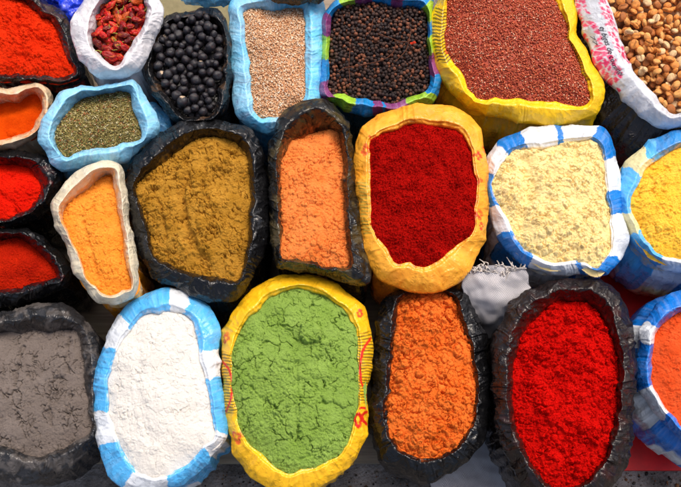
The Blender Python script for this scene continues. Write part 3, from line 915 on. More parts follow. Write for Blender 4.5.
s_dr = make_sack('spice_sack', [(420,125),(442,127),(461,136),(470,155),(474,180),(474,215),(469,236),(452,250),(425,267),(409,263),(394,262),(386,248),(375,234),(371,210),(370,175),(371,145),(382,134),(402,127)],
    [(422,104),(452,107),(474,121),(486,145),(488,185),(487,225),(481,255),(468,277),(447,291),(428,295),(405,292),(383,282),(368,265),(360,242),(357,212),(354,170),(358,138),(370,121),(395,110)], 0.216, lin(255,176,52),
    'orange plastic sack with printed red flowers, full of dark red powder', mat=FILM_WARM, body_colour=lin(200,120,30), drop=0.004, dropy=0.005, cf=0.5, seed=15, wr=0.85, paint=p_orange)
s_bg = make_sack('spice_sack', [(560,146),(578,142),(593,141),(603,155),(606,190),(609,222),(606,252),(598,268),(582,261),(555,262),(538,256),(521,248),(510,226),(498,206),(493,186),(501,165),(518,150),(540,149)],
    [(558,126),(590,126),(610,132),(618,155),(621,188),(625,216),(628,240),(621,262),(605,275),(585,280),(555,278),(532,272),(513,261),(498,245),(489,222),(485,200),(484,178),(489,155),(503,138),(530,128)], 0.206, WHT,
    'blue and white checked plastic sack of pale beige flour', mat=FILM_LIGHT, drop=0.005, dropy=0.004, seed=16, wr=0.85,
    blocks=[(524,138,WHT),(557,136,BLUE),(563,136,WHT),(594,134,BLUE),(613,156,WHT),(615,190,BLUE),(617,214,WHT),(618,258,BLUE),(596,272,WHT),(584,270,BLUE),(579,270,WHT),(530,264,BLUE),(499,236,WHT),(489,206,BLUE),(489,174,WHT),(502,148,BLUE)])
CRM = lin(238,226,170)
s_ye = make_sack('spice_sack', [(710,142),(750,150),(775,180),(780,215),(765,245),(735,262),(700,263),(672,257),(655,251),(645,240),(637,225),(631,206),(637,186),(647,169),(665,155),(685,146)],
    [(710,126),(758,132),(790,170),(797,215),(782,258),(745,282),(705,284),(678,278),(655,268),(636,251),(624,230),(618,210),(617,190),(624,166),(640,146),(662,135),(685,129)], 0.200, SKY,
    'blue and cream checked plastic sack of bright yellow powder at the right edge', mat=FILM_LIGHT, drop=0.006, seed=17, wr=0.9, bulge=0.006, base_in=0.024,
    blocks=[(655,142,lin(50,140,215)),(740,140,CRM),(780,190,SKY),(760,262,CRM),(715,275,SKY),(690,270,WHT),(662,262,SKY),(634,233,CRM),(626,213,SKY),(633,170,CRM),(646,153,SKY)])
s_gr = make_sack('spice_sack', [(30,333),(55,331),(75,331),(80,342),(84,370),(89,405),(91,431),(78,441),(60,450),(42,455),(26,454),(8,446),(-15,440),(-28,410),(-28,370),(-20,340),(0,333)],
    [(30,305),(55,303),(77,311),(93,330),(100,350),(102,385),(99,415),(96,442),(82,463),(58,477),(33,484),(5,480),(-30,470),(-48,430),(-48,370),(-38,325),(0,312)], 0.186, lin(40,40,42),
    'dusty black plastic sack of grey-brown powder', seed=18, drop=0.016, dropy=0.014, wr=1.1, base_in=0.05, paint=lambda S, c: grime(S, c, lin(104,98,94), 0.55, 0.02, 6, 0.0))
s_wh = make_sack('spice_sack', [(168,311),(182,314),(193,324),(197,345),(203,370),(210,400),(214,425),(212,438),(200,450),(180,468),(160,477),(145,475),(130,462),(121,445),(112,420),(108,400),(110,375),(118,355),(128,335),(143,319)],
    [(165,287),(190,294),(210,307),(220,325),(220,355),(222,385),(228,420),(226,440),(215,455),(200,475),(180,487),(150,493),(125,490),(107,470),(98,445),(93,415),(92,385),(98,360),(105,335),(118,315),(140,297)], 0.196, WHT,
    'blue and white checked plastic sack of pure white flour', mat=FILM_LIGHT, drop=0.006, dropy=0.005, seed=19, wr=0.85, base_in=0.05,
    blocks=[(169,300,WHT),(187,305,SKY),(211,350,WHT),(213,378,SKY),(219,432,WHT),(212,455,SKY),(168,482,WHT),(130,478,SKY),(106,444,WHT),(100,413,SKY),(111,348,WHT),(124,322,SKY)])
def p_green(S, c):
    for a, b in (((226,415),(228,352)), ((366,330),(364,405))):
        c = stripe_print(S, c, a, b, 1.0, 6.0, 0.0044, lin(92,86,20), 0.5, 0.0, 0.85)
    RED = lin(220,40,24)
    c = stroke_print(S, c, [(223,362),(230,372),(232,388),(230,402),(226,412)], 0.0016, RED)
    c = stroke_print(S, c, [(371,338),(363,350),(360,366),(362,384),(368,396)], 0.0018, RED)
    c = blob_print(S, c, 226, 338, 0.0075, lin(226,84,40), 1, 5)
    c = blob_print(S, c, 237, 437, 0.0085, lin(228,84,36), 2, 5)
    c = blob_print(S, c, 360, 313, 0.006, lin(222,46,40), 3, 4)
    c = stroke_print(S, c, [(356,424),(355,417),(359,414),(361,420),(359,427),(356,424)], 0.0020, RED)
    c = stroke_print(S, c, [(367,412),(363,414),(363,420),(367,424)], 0.0020, RED)
    c = stroke_print(S, c, [(360,408),(366,408)], 0.0014, RED)
    return c
s_gn = make_sack('spice_sack', [(292,291),(312,292),(335,303),(350,318),(357,335),(358,380),(356,410),(352,427),(344,448),(330,460),(305,469),(290,473),(277,468),(262,455),(248,440),(240,420),(234,390),(233,355),(239,333),(255,314),(272,297)],
    [(295,274),(325,279),(350,292),(367,312),(372,340),(371,375),(368,405),(366,435),(355,460),(340,477),(315,490),(285,494),(255,480),(237,460),(229,435),(223,400),(221,360),(221,335),(232,312),(248,292),(270,279)], 0.192, lin(255,194,30),
    'yellow plastic sack with red and striped print, full of green powder', mat=FILM_WARM, drop=0.005, dropy=0.005, cf=0.5, seed=20, wr=0.8, base_in=0.05, paint=p_green)
s_cr = make_sack('spice_sack', [(428,292),(447,294),(458,310),(464,333),(470,352),(473,380),(475,402),(470,426),(460,441),(445,454),(425,458),(405,451),(392,440),(387,422),(389,395),(392,362),(395,330),(398,306),(408,295)],
    [(428,282),(450,284),(468,292),(478,315),(487,345),(490,380),(488,410),(485,440),(470,460),(450,472),(430,483),(410,478),(390,468),(378,450),(370,425),(371,385),(374,345),(380,310),(395,290)], 0.184, lin(14,14,16),
    'black plastic sack of crumbly bright orange powder', seed=21, drop=0.010, cf=0.5, wr=1.1, bulge=0.002, base_in=0.042)
s_rd = make_sack('spice_sack', [(570,302),(590,305),(603,320),(614,345),(618,370),(616,400),(612,430),(605,455),(590,478),(572,488),(553,488),(540,475),(526,450),(516,425),(513,395),(514,368),(520,342),(532,322),(550,308)],
    [(570,277),(600,280),(620,295),(632,320),(637,350),(636,385),(632,430),(628,460),(615,480),(590,500),(555,505),(525,490),(508,460),(497,430),(493,390),(492,350),(500,320),(515,300),(540,285)], 0.204, lin(28,20,18),
    'brownish black plastic sack of crumbly vivid red powder', seed=22, drop=0.018, dropy=0.012, cf=0.5, wr=1.35, bulge=0.002, base_in=0.034, paint=lambda S, c: dust(S, c, lin(70,28,20), 0.5, 0.8, 5.5, 0.014, 4, 0.02))
s_or2 = make_sack('spice_sack', [(705,307),(740,320),(760,350),(762,390),(745,425),(715,438),(690,432),(675,418),(660,400),(651,380),(651,355),(656,332),(667,320),(685,311)],
    [(705,285),(750,293),(780,340),(785,395),(765,440),(725,460),(693,450),(672,433),(655,415),(643,398),(636,380),(636,355),(640,333),(647,315),(662,299),(682,289)], 0.192, lin(16,118,212),
    'blue and white checked plastic sack of coral orange powder at the right edge', mat=FILM_LIGHT, drop=0.018, seed=23, wr=0.9, bulge=0.010, base_in=0.022,
    blocks=[(672,304,lin(16,118,212)),(740,305,WHT),(770,350,lin(16,118,212)),(755,435,WHT),(720,448,lin(16,118,212)),(685,435,lin(16,118,212)),(666,416,WHT),(645,388,lin(16,118,212)),(645,343,WHT),(650,324,lin(16,118,212))])

# ------------------------------------------------------------------ powders
H = dict
make_powder(s_or, H(seed=1, dome=.018, cracks=[(.017,.0034,.0008,.8,.0018,.35)], crumbs=[(.0075,.0018,.22),(.004,.0012,.3)], furrows=[([(14,4),(15,30),(22,55)],3,.006),([(24,22),(34,34),(48,38)],1.6,.005)]),
    powder_mat('orange_red_powder', lin(224,54,18), lin(204,40,10)), 'clumpy orange-red powder in the black sack at top left')
make_powder(s_br, H(seed=2, dome=.006, swell=.005, fine=.5, rough=[(.012,.0008)], lumps=[(16,111,3.2,.0025,2),(11,132,4.5,.003,2)]),
    powder_mat('rust_powder', lin(216,80,10), lin(196,62,6)), 'smooth rusty orange powder sunk low in the small cream sack')
make_powder(s_r1, H(seed=3, dome=.014, cracks=[(.02,.002,.0008,1,.001,.1)], crumbs=[(.008,.0012,.1),(.0035,.0008,.2)], furrows=[([(-2,193),(9,200),(12,214)],3,.004)]),
    powder_mat('scarlet_powder', lin(222,34,12), lin(200,20,8)), 'bright scarlet powder in the upper of two black sacks at the left edge')
make_powder(s_r2, H(seed=4, dome=.014, fine=1.6, crumbs=[(.008,.0011,.08)], rough=[(.012,.0008)]),
    powder_mat('brick_powder', lin(180,34,10), lin(152,22,8), var=.25), 'dark brick-red powder in the lower of two black sacks at the left edge')
make_powder(s_tu, H(seed=5, dome=.018, fine=.8, cracks=[(.014,.0024,.0007,.6,.001,.15)], crumbs=[(.0065,.0013,.2),(.0038,.0009,.25)], furrows=[([(82,222),(90,250),(97,282)],1.6,.004),([(100,215),(106,240),(108,270)],1.4,.002)]),
    powder_mat('amber_powder', lin(238,158,62), lin(228,138,44)), 'light amber powder in the narrow clear-white stained sack')
make_powder(s_mu, H(seed=6, dome=.022, swell=.006, fine=.9, cracks=[(.021,.0040,.0009,.6,.0022,.35),(.011,.0026,.0007,.7,.0012,.15)], crumbs=[(.0105,.0022,.14),(.005,.0014,.22)],
    furrows=[([(187,168),(180,195),(183,215),(190,240),(205,262)],4.5,.011),([(150,185),(160,205),(165,235)],1.6,.005),([(205,150),(203,185),(212,215)],1.5,.004),([(228,240),(222,262)],1.5,.004)], lumps=[(203,222,8,.004,3),(226,232,8,.003,3),(196,247,6,.003,2),(216,199,6,.0025,2)]),
    powder_mat('mustard_powder', lin(184,136,52), lin(158,112,34)), 'cracked mustard-brown powder in the large black sack')
make_powder(s_lo, H(seed=7, dome=.018, fine=.8, cracks=[(.016,.0022,.0007,.8,.001,.1)], crumbs=[(.0095,.0018,.18),(.0048,.0012,.28)], furrows=[([(322,140),(320,200),(324,250)],2.5,.002)]),
    powder_mat('peach_powder', lin(236,142,74), lin(226,124,56)), 'soft peach-orange powder in the tall narrow black sack')
make_powder(s_dr, H(seed=8, dome=.020, swell=.004, fine=2.6, crumbs=[(.012,.0012,.03),(.005,.0008,.05)], rough=[(.026,.0055),(.008,.0018)], furrows=[([(450,150),(454,200),(446,245)],5,.002)],
    lumps=[(448,161,4,.0042,2),(421,255,5,.005,2),(438,147,4,.0026,2),(404,193,3,.0026,2),(411,196,2.5,.0022,2),(417,200,3,.0024,2),(404,148,3.2,.0022,2),(428,187,2.2,.0018,2),(441,207,3,.0022,2),(450,173,2.3,.0018,2),(392,230,2,.0016,2)]),
    powder_mat('dark_red_powder', lin(170,16,11), lin(142,10,7), grain=620, bump=.6, var=.5), 'smooth dark red powder with a few round lumps in the orange sack')
make_powder(s_bg, H(seed=9, gain=1.0, dome=.018, swell=.007, fine=.7, cracks=[(.018,.0020,.0008,.8,.0016,.1)], crumbs=[(.0125,.0028,.13),(.0068,.0020,.2),(.0038,.0011,.28)], furrows=[([(527,155),(531,185),(523,222)],8,.013),([(556,200),(560,240)],3,.003)],
    lumps=[(507,186,6,.0045,3),(519,180,5,.004,2),(507,173,5,.0035,2),(502,196,5,.003,2),(515,200,5,.003,2),(560,160,7,.002,3)]),
    powder_mat('beige_flour', lin(247,226,164), lin(242,214,146), var=.07), 'lumpy pale beige flour in the blue and white checked sack')
make_powder(s_ye, H(seed=10, dome=.020, swell=.005, fine=.8, cracks=[(.022,.0028,.0008,.7,.0016,.2)], crumbs=[(.008,.0014,.2),(.0045,.0010,.25)]),
    powder_mat('yellow_powder', lin(252,206,80), lin(249,190,56)), 'bright yellow powder in the blue and cream sack at the right edge')
make_powder(s_gr, H(seed=11, dome=.014, swell=.003, fine=.6, cracks=[(.019,.0036,.0008,.55,.0012,.45),(.010,.0022,.0007,.6,.0006,.2)], crumbs=[(.004,.0006,.15)], lumps=[(58,370,7,.0028,4),(18,432,7,.0022,3)],
    furrows=[([(65,335),(66,370)],2,.006),([(18,345),(14,385)],1.5,.005),([(48,385),(50,425)],1.3,.004),([(68,395),(66,425)],1.3,.004)]),
    powder_mat('grey_powder', lin(120,110,104), lin(106,96,90)), 'cracked grey-brown powder in the dusty black sack')
make_powder(s_wh, H(seed=12, gain=.75, dome=.020, swell=.004, fine=.45, cracks=[(.020,.0016,.0010,.6,.001,.1)], crumbs=[(.009,.0012,.15),(.0045,.0008,.2)], rough=[(.010,.0008)], furrows=[([(140,340),(136,390),(150,440)],4,.002),([(165,330),(170,390)],3,.0015)]),
    powder_mat('white_flour', lin(220,217,211), lin(214,210,203), var=.04), 'pure white flour in the blue and white checked sack')
make_powder(s_gn, H(seed=13, dome=.020, swell=.004, fine=.8, cracks=[(.022,.0034,.0008,.9,.0020,.32),(.0115,.0024,.0007,1,.0010,.22)], crumbs=[(.0065,.0011,.15),(.0036,.0008,.25)],
    lumps=[(310,332,11,.011,6),(343,396,10,.003,5),(328,394,7,.003,4),(284,306,9,.003,5),(299,375,5,.003,3),(316,372,6,.0024,3),(262,372,6,.002,3)], furrows=[([(296,362),(298,400),(295,440)],2,.004),([(250,385),(262,400),(275,408)],1.3,.004),([(330,442),(318,452),(300,458)],1.4,.004)]),
    powder_mat('green_powder', lin(137,165,80), lin(122,152,64)), 'cracked pale green powder with one big lump in the yellow sack')
make_powder(s_cr, H(seed=14, dome=.022, swell=.006, fine=.8, cracks=[(.016,.0026,.0008,.9,.0022,.35)], crumbs=[(.0135,.0032,.32),(.007,.0020,.36),(.004,.0012,.36)], furrows=[([(455,310),(440,345),(415,385)],4,.004)]),
    powder_mat('orange_crumb', lin(230,124,52), lin(216,100,32)), 'coarse crumbly orange powder in the black sack beside the green powder')
make_powder(s_rd, H(seed=15, dome=.022, swell=.006, fine=1.3, cracks=[(.016,.0026,.0008,.9,.0020,.2)], crumbs=[(.013,.0036,.12),(.007,.0024,.25),(.004,.0014,.36)],
    lumps=[(552,419,6,.0055,2),(571,389,5,.0045,2),(561,424,4,.004,2),(583,398,5,.0035,2),(575,378,4,.003,2),(545,410,4,.003,2),(590,365,4,.003,2)]),
    powder_mat('vivid_red_powder', lin(200,17,11), lin(178,10,8), var=.34), 'coarse crumbly vivid red powder in the brownish black sack')
make_powder(s_or2, H(seed=16, dome=.018, swell=.005, fine=.7, cracks=[(.022,.0020,.0008,.8,.0012,.15)], crumbs=[(.010,.0012,.12),(.0045,.0008,.2)]),
    powder_mat('coral_powder', lin(230,96,48), lin(216,76,30)), 'coral orange powder in the blue and white sack at the right edge')

# ------------------------------------------------------------------ fine grains
GR_M = attr_mat('fine_grain', 0.6, 0.35)
make_grain(s_se, H(seed=21, dome=.016, swell=.003, rough=[(.01,.0006)]), 'tiny_seeds', 'tiny pale tan seeds heaped in the sky blue sack', 330000, (.00128, .00092, .00075),
    [(lin(222,178,136), 5), (lin(234,204,170), 3), (lin(204,146,102), 3), (lin(242,226,204), 1.0)], GR_M, lin(190,140,98), 'seeds')
make_grain(s_qu, H(seed=22, dome=.020, swell=.004, rough=[(.01,.0007)]), 'red_grain', 'fine red grain heaped in the big yellow sack', 330000, (.00120, .00110, .00080),
    [(lin(190,84,52), 5), (lin(208,112,74), 3), (lin(156,58,36), 3), (lin(228,184,150), 0.8)], GR_M, lin(166,66,42), 'grain')
HB_M = attr_mat('dry_herb', 0.8, 0.2)
make_grain(s_he, H(seed=23, dome=.016, swell=.004, rough=[(.008,.0012)]), 'dried_herbs', 'crumbled dried olive green herbs in the pale blue sack', 420000, (.0021, .00065, .0006),
    [(lin(170,154,92), 5), (lin(146,136,74), 4), (lin(204,188,128), 3), (lin(116,98,58), 3), (lin(226,212,168), 1.6), (lin(186,106,66), 1.2)], HB_M, lin(124,110,62), 'herbs', tilt=0.5, flake=True)

# ------------------------------------------------------------------ black berries
SV, SF = ico(3)
def berry_mesh(seed, white):
    V = SV.copy()
    n1 = fbm(V[:, 0] * 1.3 + seed, V[:, 1] * 1.3, V[:, 2] * 1.3, 3)
    r = 1 + 0.09 * n1 + 0.03 * perlin(V[:, 0] * 5 + seed, V[:, 1] * 5, V[:, 2] * 5) - 0.10 * np.exp(-((V[:, 2] - 1) ** 2 + 0 * V[:, 0]) / 0.02)
    c = np.tile(lin(36, 35, 40), (len(V), 1)) * (1 + 0.4 * n1)[:, None]
    br = np.clip(fbm(V[:, 0] * 2 + seed, V[:, 1] * 2, V[:, 2] * 2 + 5, 3) * 3 - 0.3, 0, 1)[:, None] * 0.5
    c = c * (1 - br) + lin(64, 38, 36) * br
    if white:
        q = np.array([0.35, 0.5, 0.8]); q /= np.linalg.norm(q)
        d = np.linalg.norm(V - q, axis=1) + 0.28 * perlin(V[:, 0] * 4, V[:, 1] * 4, V[:, 2] * 4 + seed)
        m = np.clip((0.42 - d) / 0.08, 0, 1)[:, None]
        c = c * (1 - m) + lin(196, 170, 140) * m
        r = r - 0.06 * m[:, 0]
    return mesh_np('black_berry', V * r[:, None], SF, BERRY_M, c)
BERRY_M = attr_mat('berry_skin', 0.42, 0.5, 0.3, 120)
bm = [berry_mesh(i * 3.1, False) for i in range(4)] + [berry_mesh(i * 3.1 + 1, True) for i in range(3)]
pile_filler(s_be, lin(24, 22, 24), 0.034)
pts = pile(s_be, 220, 0.0061, 0.018, dome=0.012, jitter=0.26)
bpx = to_px(pts[:, :3])
whites = {}
for (wx_, wy_, lab) in [(161, 73, 'black berry with a pale broken patch, against the left side of the pile'), (179, 100, 'black berry with a pale broken patch, low on the left of the pile'),
                        (201, 68, 'black berry with a pale scar in the middle of the pile'), (166, 36, 'black berry with a pale scar near the top left of the pile')]:
    top = pts[:, 2] > np.quantile(pts[:, 2], 0.5)
    d_ = np.hypot(bpx[:, 0] - wx_, bpx[:, 1] - wy_) + np.where(top, 0, 100)
    for k_ in whites: d_[k_] = 1e9
    whites[int(d_.argmin())] = lab
for i, p in enumerate(pts):
    if i in whites:
        o = link('black_berry', bm[4 + i % 3]); tag(o, whites[i], 'berry', 'berries with pale scars')
        o.rotation_euler = (rnd.uniform(-.3, .3), rnd.uniform(-.3, .3), rnd.uniform(-.8, .8))
    else:
        o = link('black_berry', bm[i % 4]); tag(o, 'plain round black berry in the pile in the black sack', 'berry', 'plain black berries')
        o.rotation_euler = euler_rand(1.5)
    o.location = p[:3]; o.scale = (p[3] * rnd.uniform(.93, 1.05), p[3] * rnd.uniform(.93, 1.05), p[3] * rnd.uniform(.86, 1))

# ------------------------------------------------------------------ peppercorns
PV, PF = ico(2)
PEP_M = attr_mat('peppercorn_skin', 0.65, 0.35, 0.6, 900)
def pep_mesh(seed, c):
    V = PV.copy()
    w = 1 - np.abs(perlin(V[:, 0] * 3 + seed, V[:, 1] * 3, V[:, 2] * 3)) * 0.45
    r = 0.86 + 0.2 * w
    return V * r[:, None], np.tile(c, (len(V), 1)) * (0.75 + 0.5 * w)[:, None]
pep_cols = [lin(50, 36, 33), lin(42, 32, 31), lin(70, 47, 38), lin(118, 70, 48), lin(58, 40, 34)]
protos = [pep_mesh(i * 2.7, pep_cols[i % 5]) for i in range(10)]
pmesh = [mesh_np('peppercorn', v * 1.0, PF, PEP_M, c) for v, c in protos]
pile_filler(s_pe, lin(16, 12, 12), 0.016)
pts = pile(s_pe, 1700, 0.00228, 0.010, dome=0.012, tries=8, jitter=0.18, margin=0.3)
# the 300 that show largest: uppermost and nearest the camera
dcam = np.linalg.norm(pts[:, :3] - CAM, axis=1) - 3.0 * (pts[:, 2] - (s_pe.zi))
order = np.argsort(dcam)
near = set(order[:300].tolist())
rest = [i for i in range(len(pts)) if i not in near]
PEP_LAB = ['small wrinkled blackish peppercorn in the patchwork sack', 'small reddish brown peppercorn in the patchwork sack']
for i in near:
    k = rnd.randrange(10)
    o = link('peppercorn', pmesh[k]); o.location = pts[i, :3]; o.scale = (pts[i, 3] * 1.04,) * 3; o.rotation_euler = euler_rand(3)
    br = k % 5 == 3
    tag(o, PEP_LAB[1 if br else 0], 'peppercorn', 'reddish brown peppercorns' if br else 'blackish peppercorns')
VV, FF, CC, off = [], [], [], 0
kk = rng.integers(0, 10, len(rest)); RR = rand_rot(len(rest))
for j, i in enumerate(rest):
    v, c = protos[kk[j]]
    VV.append((v * pts[i, 3] * 1.04) @ RR[j].T + pts[i, :3]); FF.append(PF + off); CC.append(c); off += len(v)
b_ = np.array([s_pe.base[0], s_pe.base[1], s_pe.zi])
o = link('peppercorns', mesh_np('peppercorns', np.vstack(VV) - b_, np.vstack(FF), PEP_M, np.vstack(CC)), None, b_)
tag(o, 'mass of dark wrinkled peppercorns filling the patchwork sack', 'peppercorns', None, 'stuff')


TWIG_M = attr_mat('dry_twig', 0.8, 0.2, 0.5, 500)
zt = s_pe.zi + 0.0150
for pts2, r_, lab in [([(407,24),(411,30),(409,40),(406,50),(399,58),(395,62)], .0007, 'curved dry brown stalk at upper right of the peppercorns'),
                      ([(378,34),(390,38),(402,42),(411,41)], .0007, 'short dry stalk lying across the peppercorns towards the red fleck'),
                      ([(396,44),(392,54),(380,61),(362,65),(345,68),(338,72)], .0007, 'longest dry stalk running left across the middle of the peppercorns'),
                      ([(373,20),(371,30),(366,36)], .00055, 'short straight dry stalk near the top of the peppercorns'),
                      ([(350,48),(349,66),(350,82)], .00055, 'thin dry stalk lying upright at left of the peppercorns')]:
    q = smooth_line(pts2, 8)
    P3 = at(q[:, 0], q[:, 1], zt + 0.0012 * np.sin(np.arange(len(q)) * 0.5))
    V, F = tube(P3, r_)
    b_ = P3[0]
    o = link('dry_stalk', mesh_np('dry_stalk', V - b_, F, TWIG_M, np.tile(lin(92, 54, 38), (len(V), 1))), None, b_)
    tag(o, lab, 'stalk', 'dry stalks among the peppercorns')
# red fleck of chilli on the peppercorns
V = SV * np.array([.0045, .0022, .0012]); V[:, 2] += 0.0015 * np.sin(V[:, 0] * 700)
o = link('chilli_flake', mesh_np('chilli_flake', V, SF, TWIG_M, np.tile(lin(190, 50, 24), (len(V), 1))), None, at(413, 43, zt + .0015))
tag(o, 'small red chilli flake lying on the peppercorns', 'chilli flake')

# ------------------------------------------------------------------ tan beans
BEAN_M = attr_mat('bean_skin', 0.62, 0.25, 0.25, 160)
def bean_mesh(seed, c, groove):
    V = SV.copy()
    V = V * np.array([0.0072, 0.0056, 0.0036]) * (1 + 0.06 * fbm(V[:, 0] * 1.4 + seed, V[:, 1] * 1.4, V[:, 2] * 1.4, 2))[:, None]
    top = np.clip(SV[:, 2], 0, 1)
    if groove:
        g = np.exp(-((SV[:, 1] + 0.08 * np.sin(SV[:, 0] * 3)) / 0.13) ** 2) * top
        V[:, 2] = V[:, 2] * np.where(SV[:, 2] > 0, 0.75, 1) - g * 0.0013
        cc = np.tile(c, (len(V), 1)) * (1 - 0.55 * g)[:, None]
    else:
        g = np.exp(-((np.abs(SV[:, 1]) - 0.96) / 0.1) ** 2)
        cc = np.tile(c, (len(V), 1)) * (1 - 0.35 * g)[:, None]
    n = fbm(SV[:, 0] * 2 + seed, SV[:, 1] * 2, SV[:, 2] * 2, 3)
    cc = cc * (1 + 0.35 * n)[:, None]
    return mesh_np('tan_bean', V, SF, BEAN_M, cc)
tones = [(lin(230,164,92), 'pale straw tan', 'pale straw tan beans'), (lin(218,140,68), 'golden tan', 'golden tan beans'), (lin(172,104,54), 'darker toasted brown', 'toasted brown beans'), (lin(224,186,136), 'cream coloured', 'cream coloured beans')]
beans = [[bean_mesh(i * 1.7 + j, t[0], g) for i, g in enumerate((True, False, False))] for j, t in enumerate(tones)]
pile_filler(s_co, lin(128, 78, 42), 0.013).data.materials[0] = BEAN_M
pts = pile(s_co, 300, 0.0044, 0.012, dome=0.016, tries=12, jitter=0.12, margin=0.35)
for p in pts:
    j = rnd.choices(range(4), (4, 5, 2, 2))[0]; g = rnd.choices(range(3), (3, 3, 3))[0]
    o = link('tan_bean', beans[j][g]); o.location = p[:3]
    o.rotation_euler = (rnd.gauss(0, .5) + (3.14 if rnd.random() < .3 else 0), rnd.gauss(0, .45), rnd.uniform(0, 6.28))
    s_ = p[3] / 0.0052 * rnd.uniform(.92, 1.12); o.scale = (s_, s_ * rnd.uniform(.88, 1.1), s_)
    tag(o, tones[j][1] + ' bean with a ' + ('split crease' if g == 0 else 'smooth back') + ' in the white lined sack', 'bean', tones[j][2] + (' showing a crease' if g == 0 else ' with smooth backs'))

# ------------------------------------------------------------------ dried chillies
CH_M = attr_mat('dried_chilli_skin', 0.42, 0.35, 0.7, 260, 0.0)
STEM_M = attr_mat('chilli_stem', 0.7, 0.3, 0.4, 400)
def chilli_mesh(seed, c):
    V = SV.copy()
    x = V[:, 0]
    prof = np.interp(x, [-1, -0.7, -0.1, 0.5, 1], [0.75, 1.0, 1.0, 0.82, 0.55])
    ang = np.arctan2(V[:, 2], V[:, 1])
    wr = 1 - 0.55 * np.abs(perlin(x * 2.2 + seed, np.cos(ang) * 1.8, np.sin(ang) * 1.8)) - 0.30 * np.abs(perlin(x * 5 + seed, np.cos(ang) * 4, np.sin(ang) * 4))
    P = np.stack([x * 0.0108, V[:, 1] * 0.0072 * prof * wr, V[:, 2] * 0.0052 * prof * wr], 1)
    P[:, 1] += 0.0022 * (x ** 2) * math.sin(seed * 5)
    n = fbm(x * 1.5 + seed, V[:, 1] * 1.5, V[:, 2] * 1.5, 3)
    cc = np.tile(c, (len(V), 1)) * (1 + 0.6 * n)[:, None]
    m = np.clip(fbm(x * 1.2 + seed + 4, V[:, 1] * 1.2, V[:, 2] * 1.2, 2) * 3 - 0.7, 0, 1)[:, None] * 0.8
    cc = cc * (1 - m) + lin(206, 104, 34) * m
    return mesh_np('chilli_pod', P, SF, CH_M, np.clip(cc, 0, 1))
ch_t = [(lin(148, 10, 10), 'deep red'), (lin(190, 20, 12), 'bright red'), (lin(104, 10, 12), 'dark maroon'), (lin(190, 80, 26), 'orange-brown')]
chs = [[chilli_mesh(i * 1.9 + j * 0.7, t[0]) for i in range(3)] for j, t in enumerate(ch_t)]
sp = smooth_line([(-.0085, 0, 0), (-.0115, .0008, .0010), (-.0150, .0004, .0030), (-.0190, -.0020, .0040)], 6)
V, F = tube(sp, np.linspace(.0011, .0006, len(sp)))
stem_me = mesh_np('stem', V, F, STEM_M, np.tile(lin(150, 150, 62), (len(V), 1)))
pile_filler(s_ch, lin(60, 14, 14), 0.017)
pts = pile(s_ch, 170, 0.0044, 0.016, dome=0.012, tries=10, jitter=0.1, margin=0.7)
for i, p in enumerate(pts):
    j = rnd.choices(range(4), (5, 4, 3, 1.3))[0]
    o = link('dried_chilli', chs[j][rnd.randrange(3)]); o.location = p[:3]
    o.rotation_euler = (rnd.uniform(-.8, .8), rnd.gauss(0, .35), rnd.uniform(0, 6.28))
    s_ = rnd.uniform(.62, .9); o.scale = (s_ * rnd.uniform(.95, 1.2), s_, s_)
    st_y = rnd.random() < 0.5
    if st_y:
        link('stem', stem_me, o)
    tag(o, '%s wrinkled dried chilli %s in the milky white sack' % (ch_t[j][1], 'with its pale green stem' if st_y else 'without a stem'), 'chilli', '%s dried chillies %s' % (ch_t[j][1], 'with stems' if st_y else 'without stems'))

# ------------------------------------------------------------------ lettering on the white liner
INK = attr_mat('black_ink', 0.5, 0.3)
def lettering(S, text, p_start, p_end, size, right=True, italic=0.3):
    cu = bpy.data.curves.new('lettering', 'FONT'); cu.body = text; cu.size = 1.0; cu.shear = italic; cu.resolution_u = 3
    to = bpy.data.objects.new('lettering', cu); COL.objects.link(to)
    dg = bpy.context.evaluated_depsgraph_get()
    me = bpy.data.meshes.new_from_object(to.evaluated_get(dg))
    bpy.data.objects.remove(to)
    n = len(me.vertices); co = np.zeros(n * 3, np.float32); me.vertices.foreach_get('co', co); co = co.reshape(-1, 3)
    w = co[:, 0].max() - co[:, 0].min(); x = (co[:, 0] - co[:, 0].min()) / w; y = co[:, 1]
    (u0, v0), (u1, v1) = u_of(S, *p_start), u_of(S, *p_end)
    n_u = S.n
    if u1 - u0 > n_u / 2: u1 -= n_u
    if u0 - u1 > n_u / 2: u1 += n_u
    A, B_ = S.P[v0, u0 % n_u], S.P[v1, u1 % n_u]
    L = np.linalg.norm(B_ - A)
    vstep = np.linalg.norm(np.diff(S.P[:, u0 % n_u], axis=0), axis=1)[10:30].mean()
    uu = u0 + (u1 - u0) * x; vv_ = v0 + (v1 - v0) * x - (1 if right else -1) * y * size / vstep
    N = normals_grid(S.P)
    def smp(G, u, v):
        v = np.clip(v, 0, G.shape[0] - 1.001); ui, vi = np.floor(u).astype(int), np.floor(v).astype(int)
        fu, fv = (u - ui)[:, None], (v - vi)[:, None]
        a, b = G[vi, ui % n_u], G[vi, (ui + 1) % n_u]; c, d = G[vi + 1, ui % n_u], G[vi + 1, (ui + 1) % n_u]
        return (a * (1 - fu) + b * fu) * (1 - fv) + (c * (1 - fu) + d * fu) * fv
    Q = smp(S.P, uu, vv_) + smp(N, uu, vv_) * 0.0006 - S.base
    me.vertices.foreach_set('co', Q.astype(np.float32).ravel())
    a = me.attributes.new('col', 'FLOAT_COLOR', 'POINT')
    a.data.foreach_set('color', np.tile(np.array([*lin(38, 30, 48), 1], np.float32), n))
    me.materials.clear(); me.materials.append(INK); me.update()
    return link('printed_lettering', me, S.rim)
s_co.rim.name = 'printed_liner'
lettering(s_co, 'ej bigas de cousingi', (600, 27), (621, 76), 0.0092)
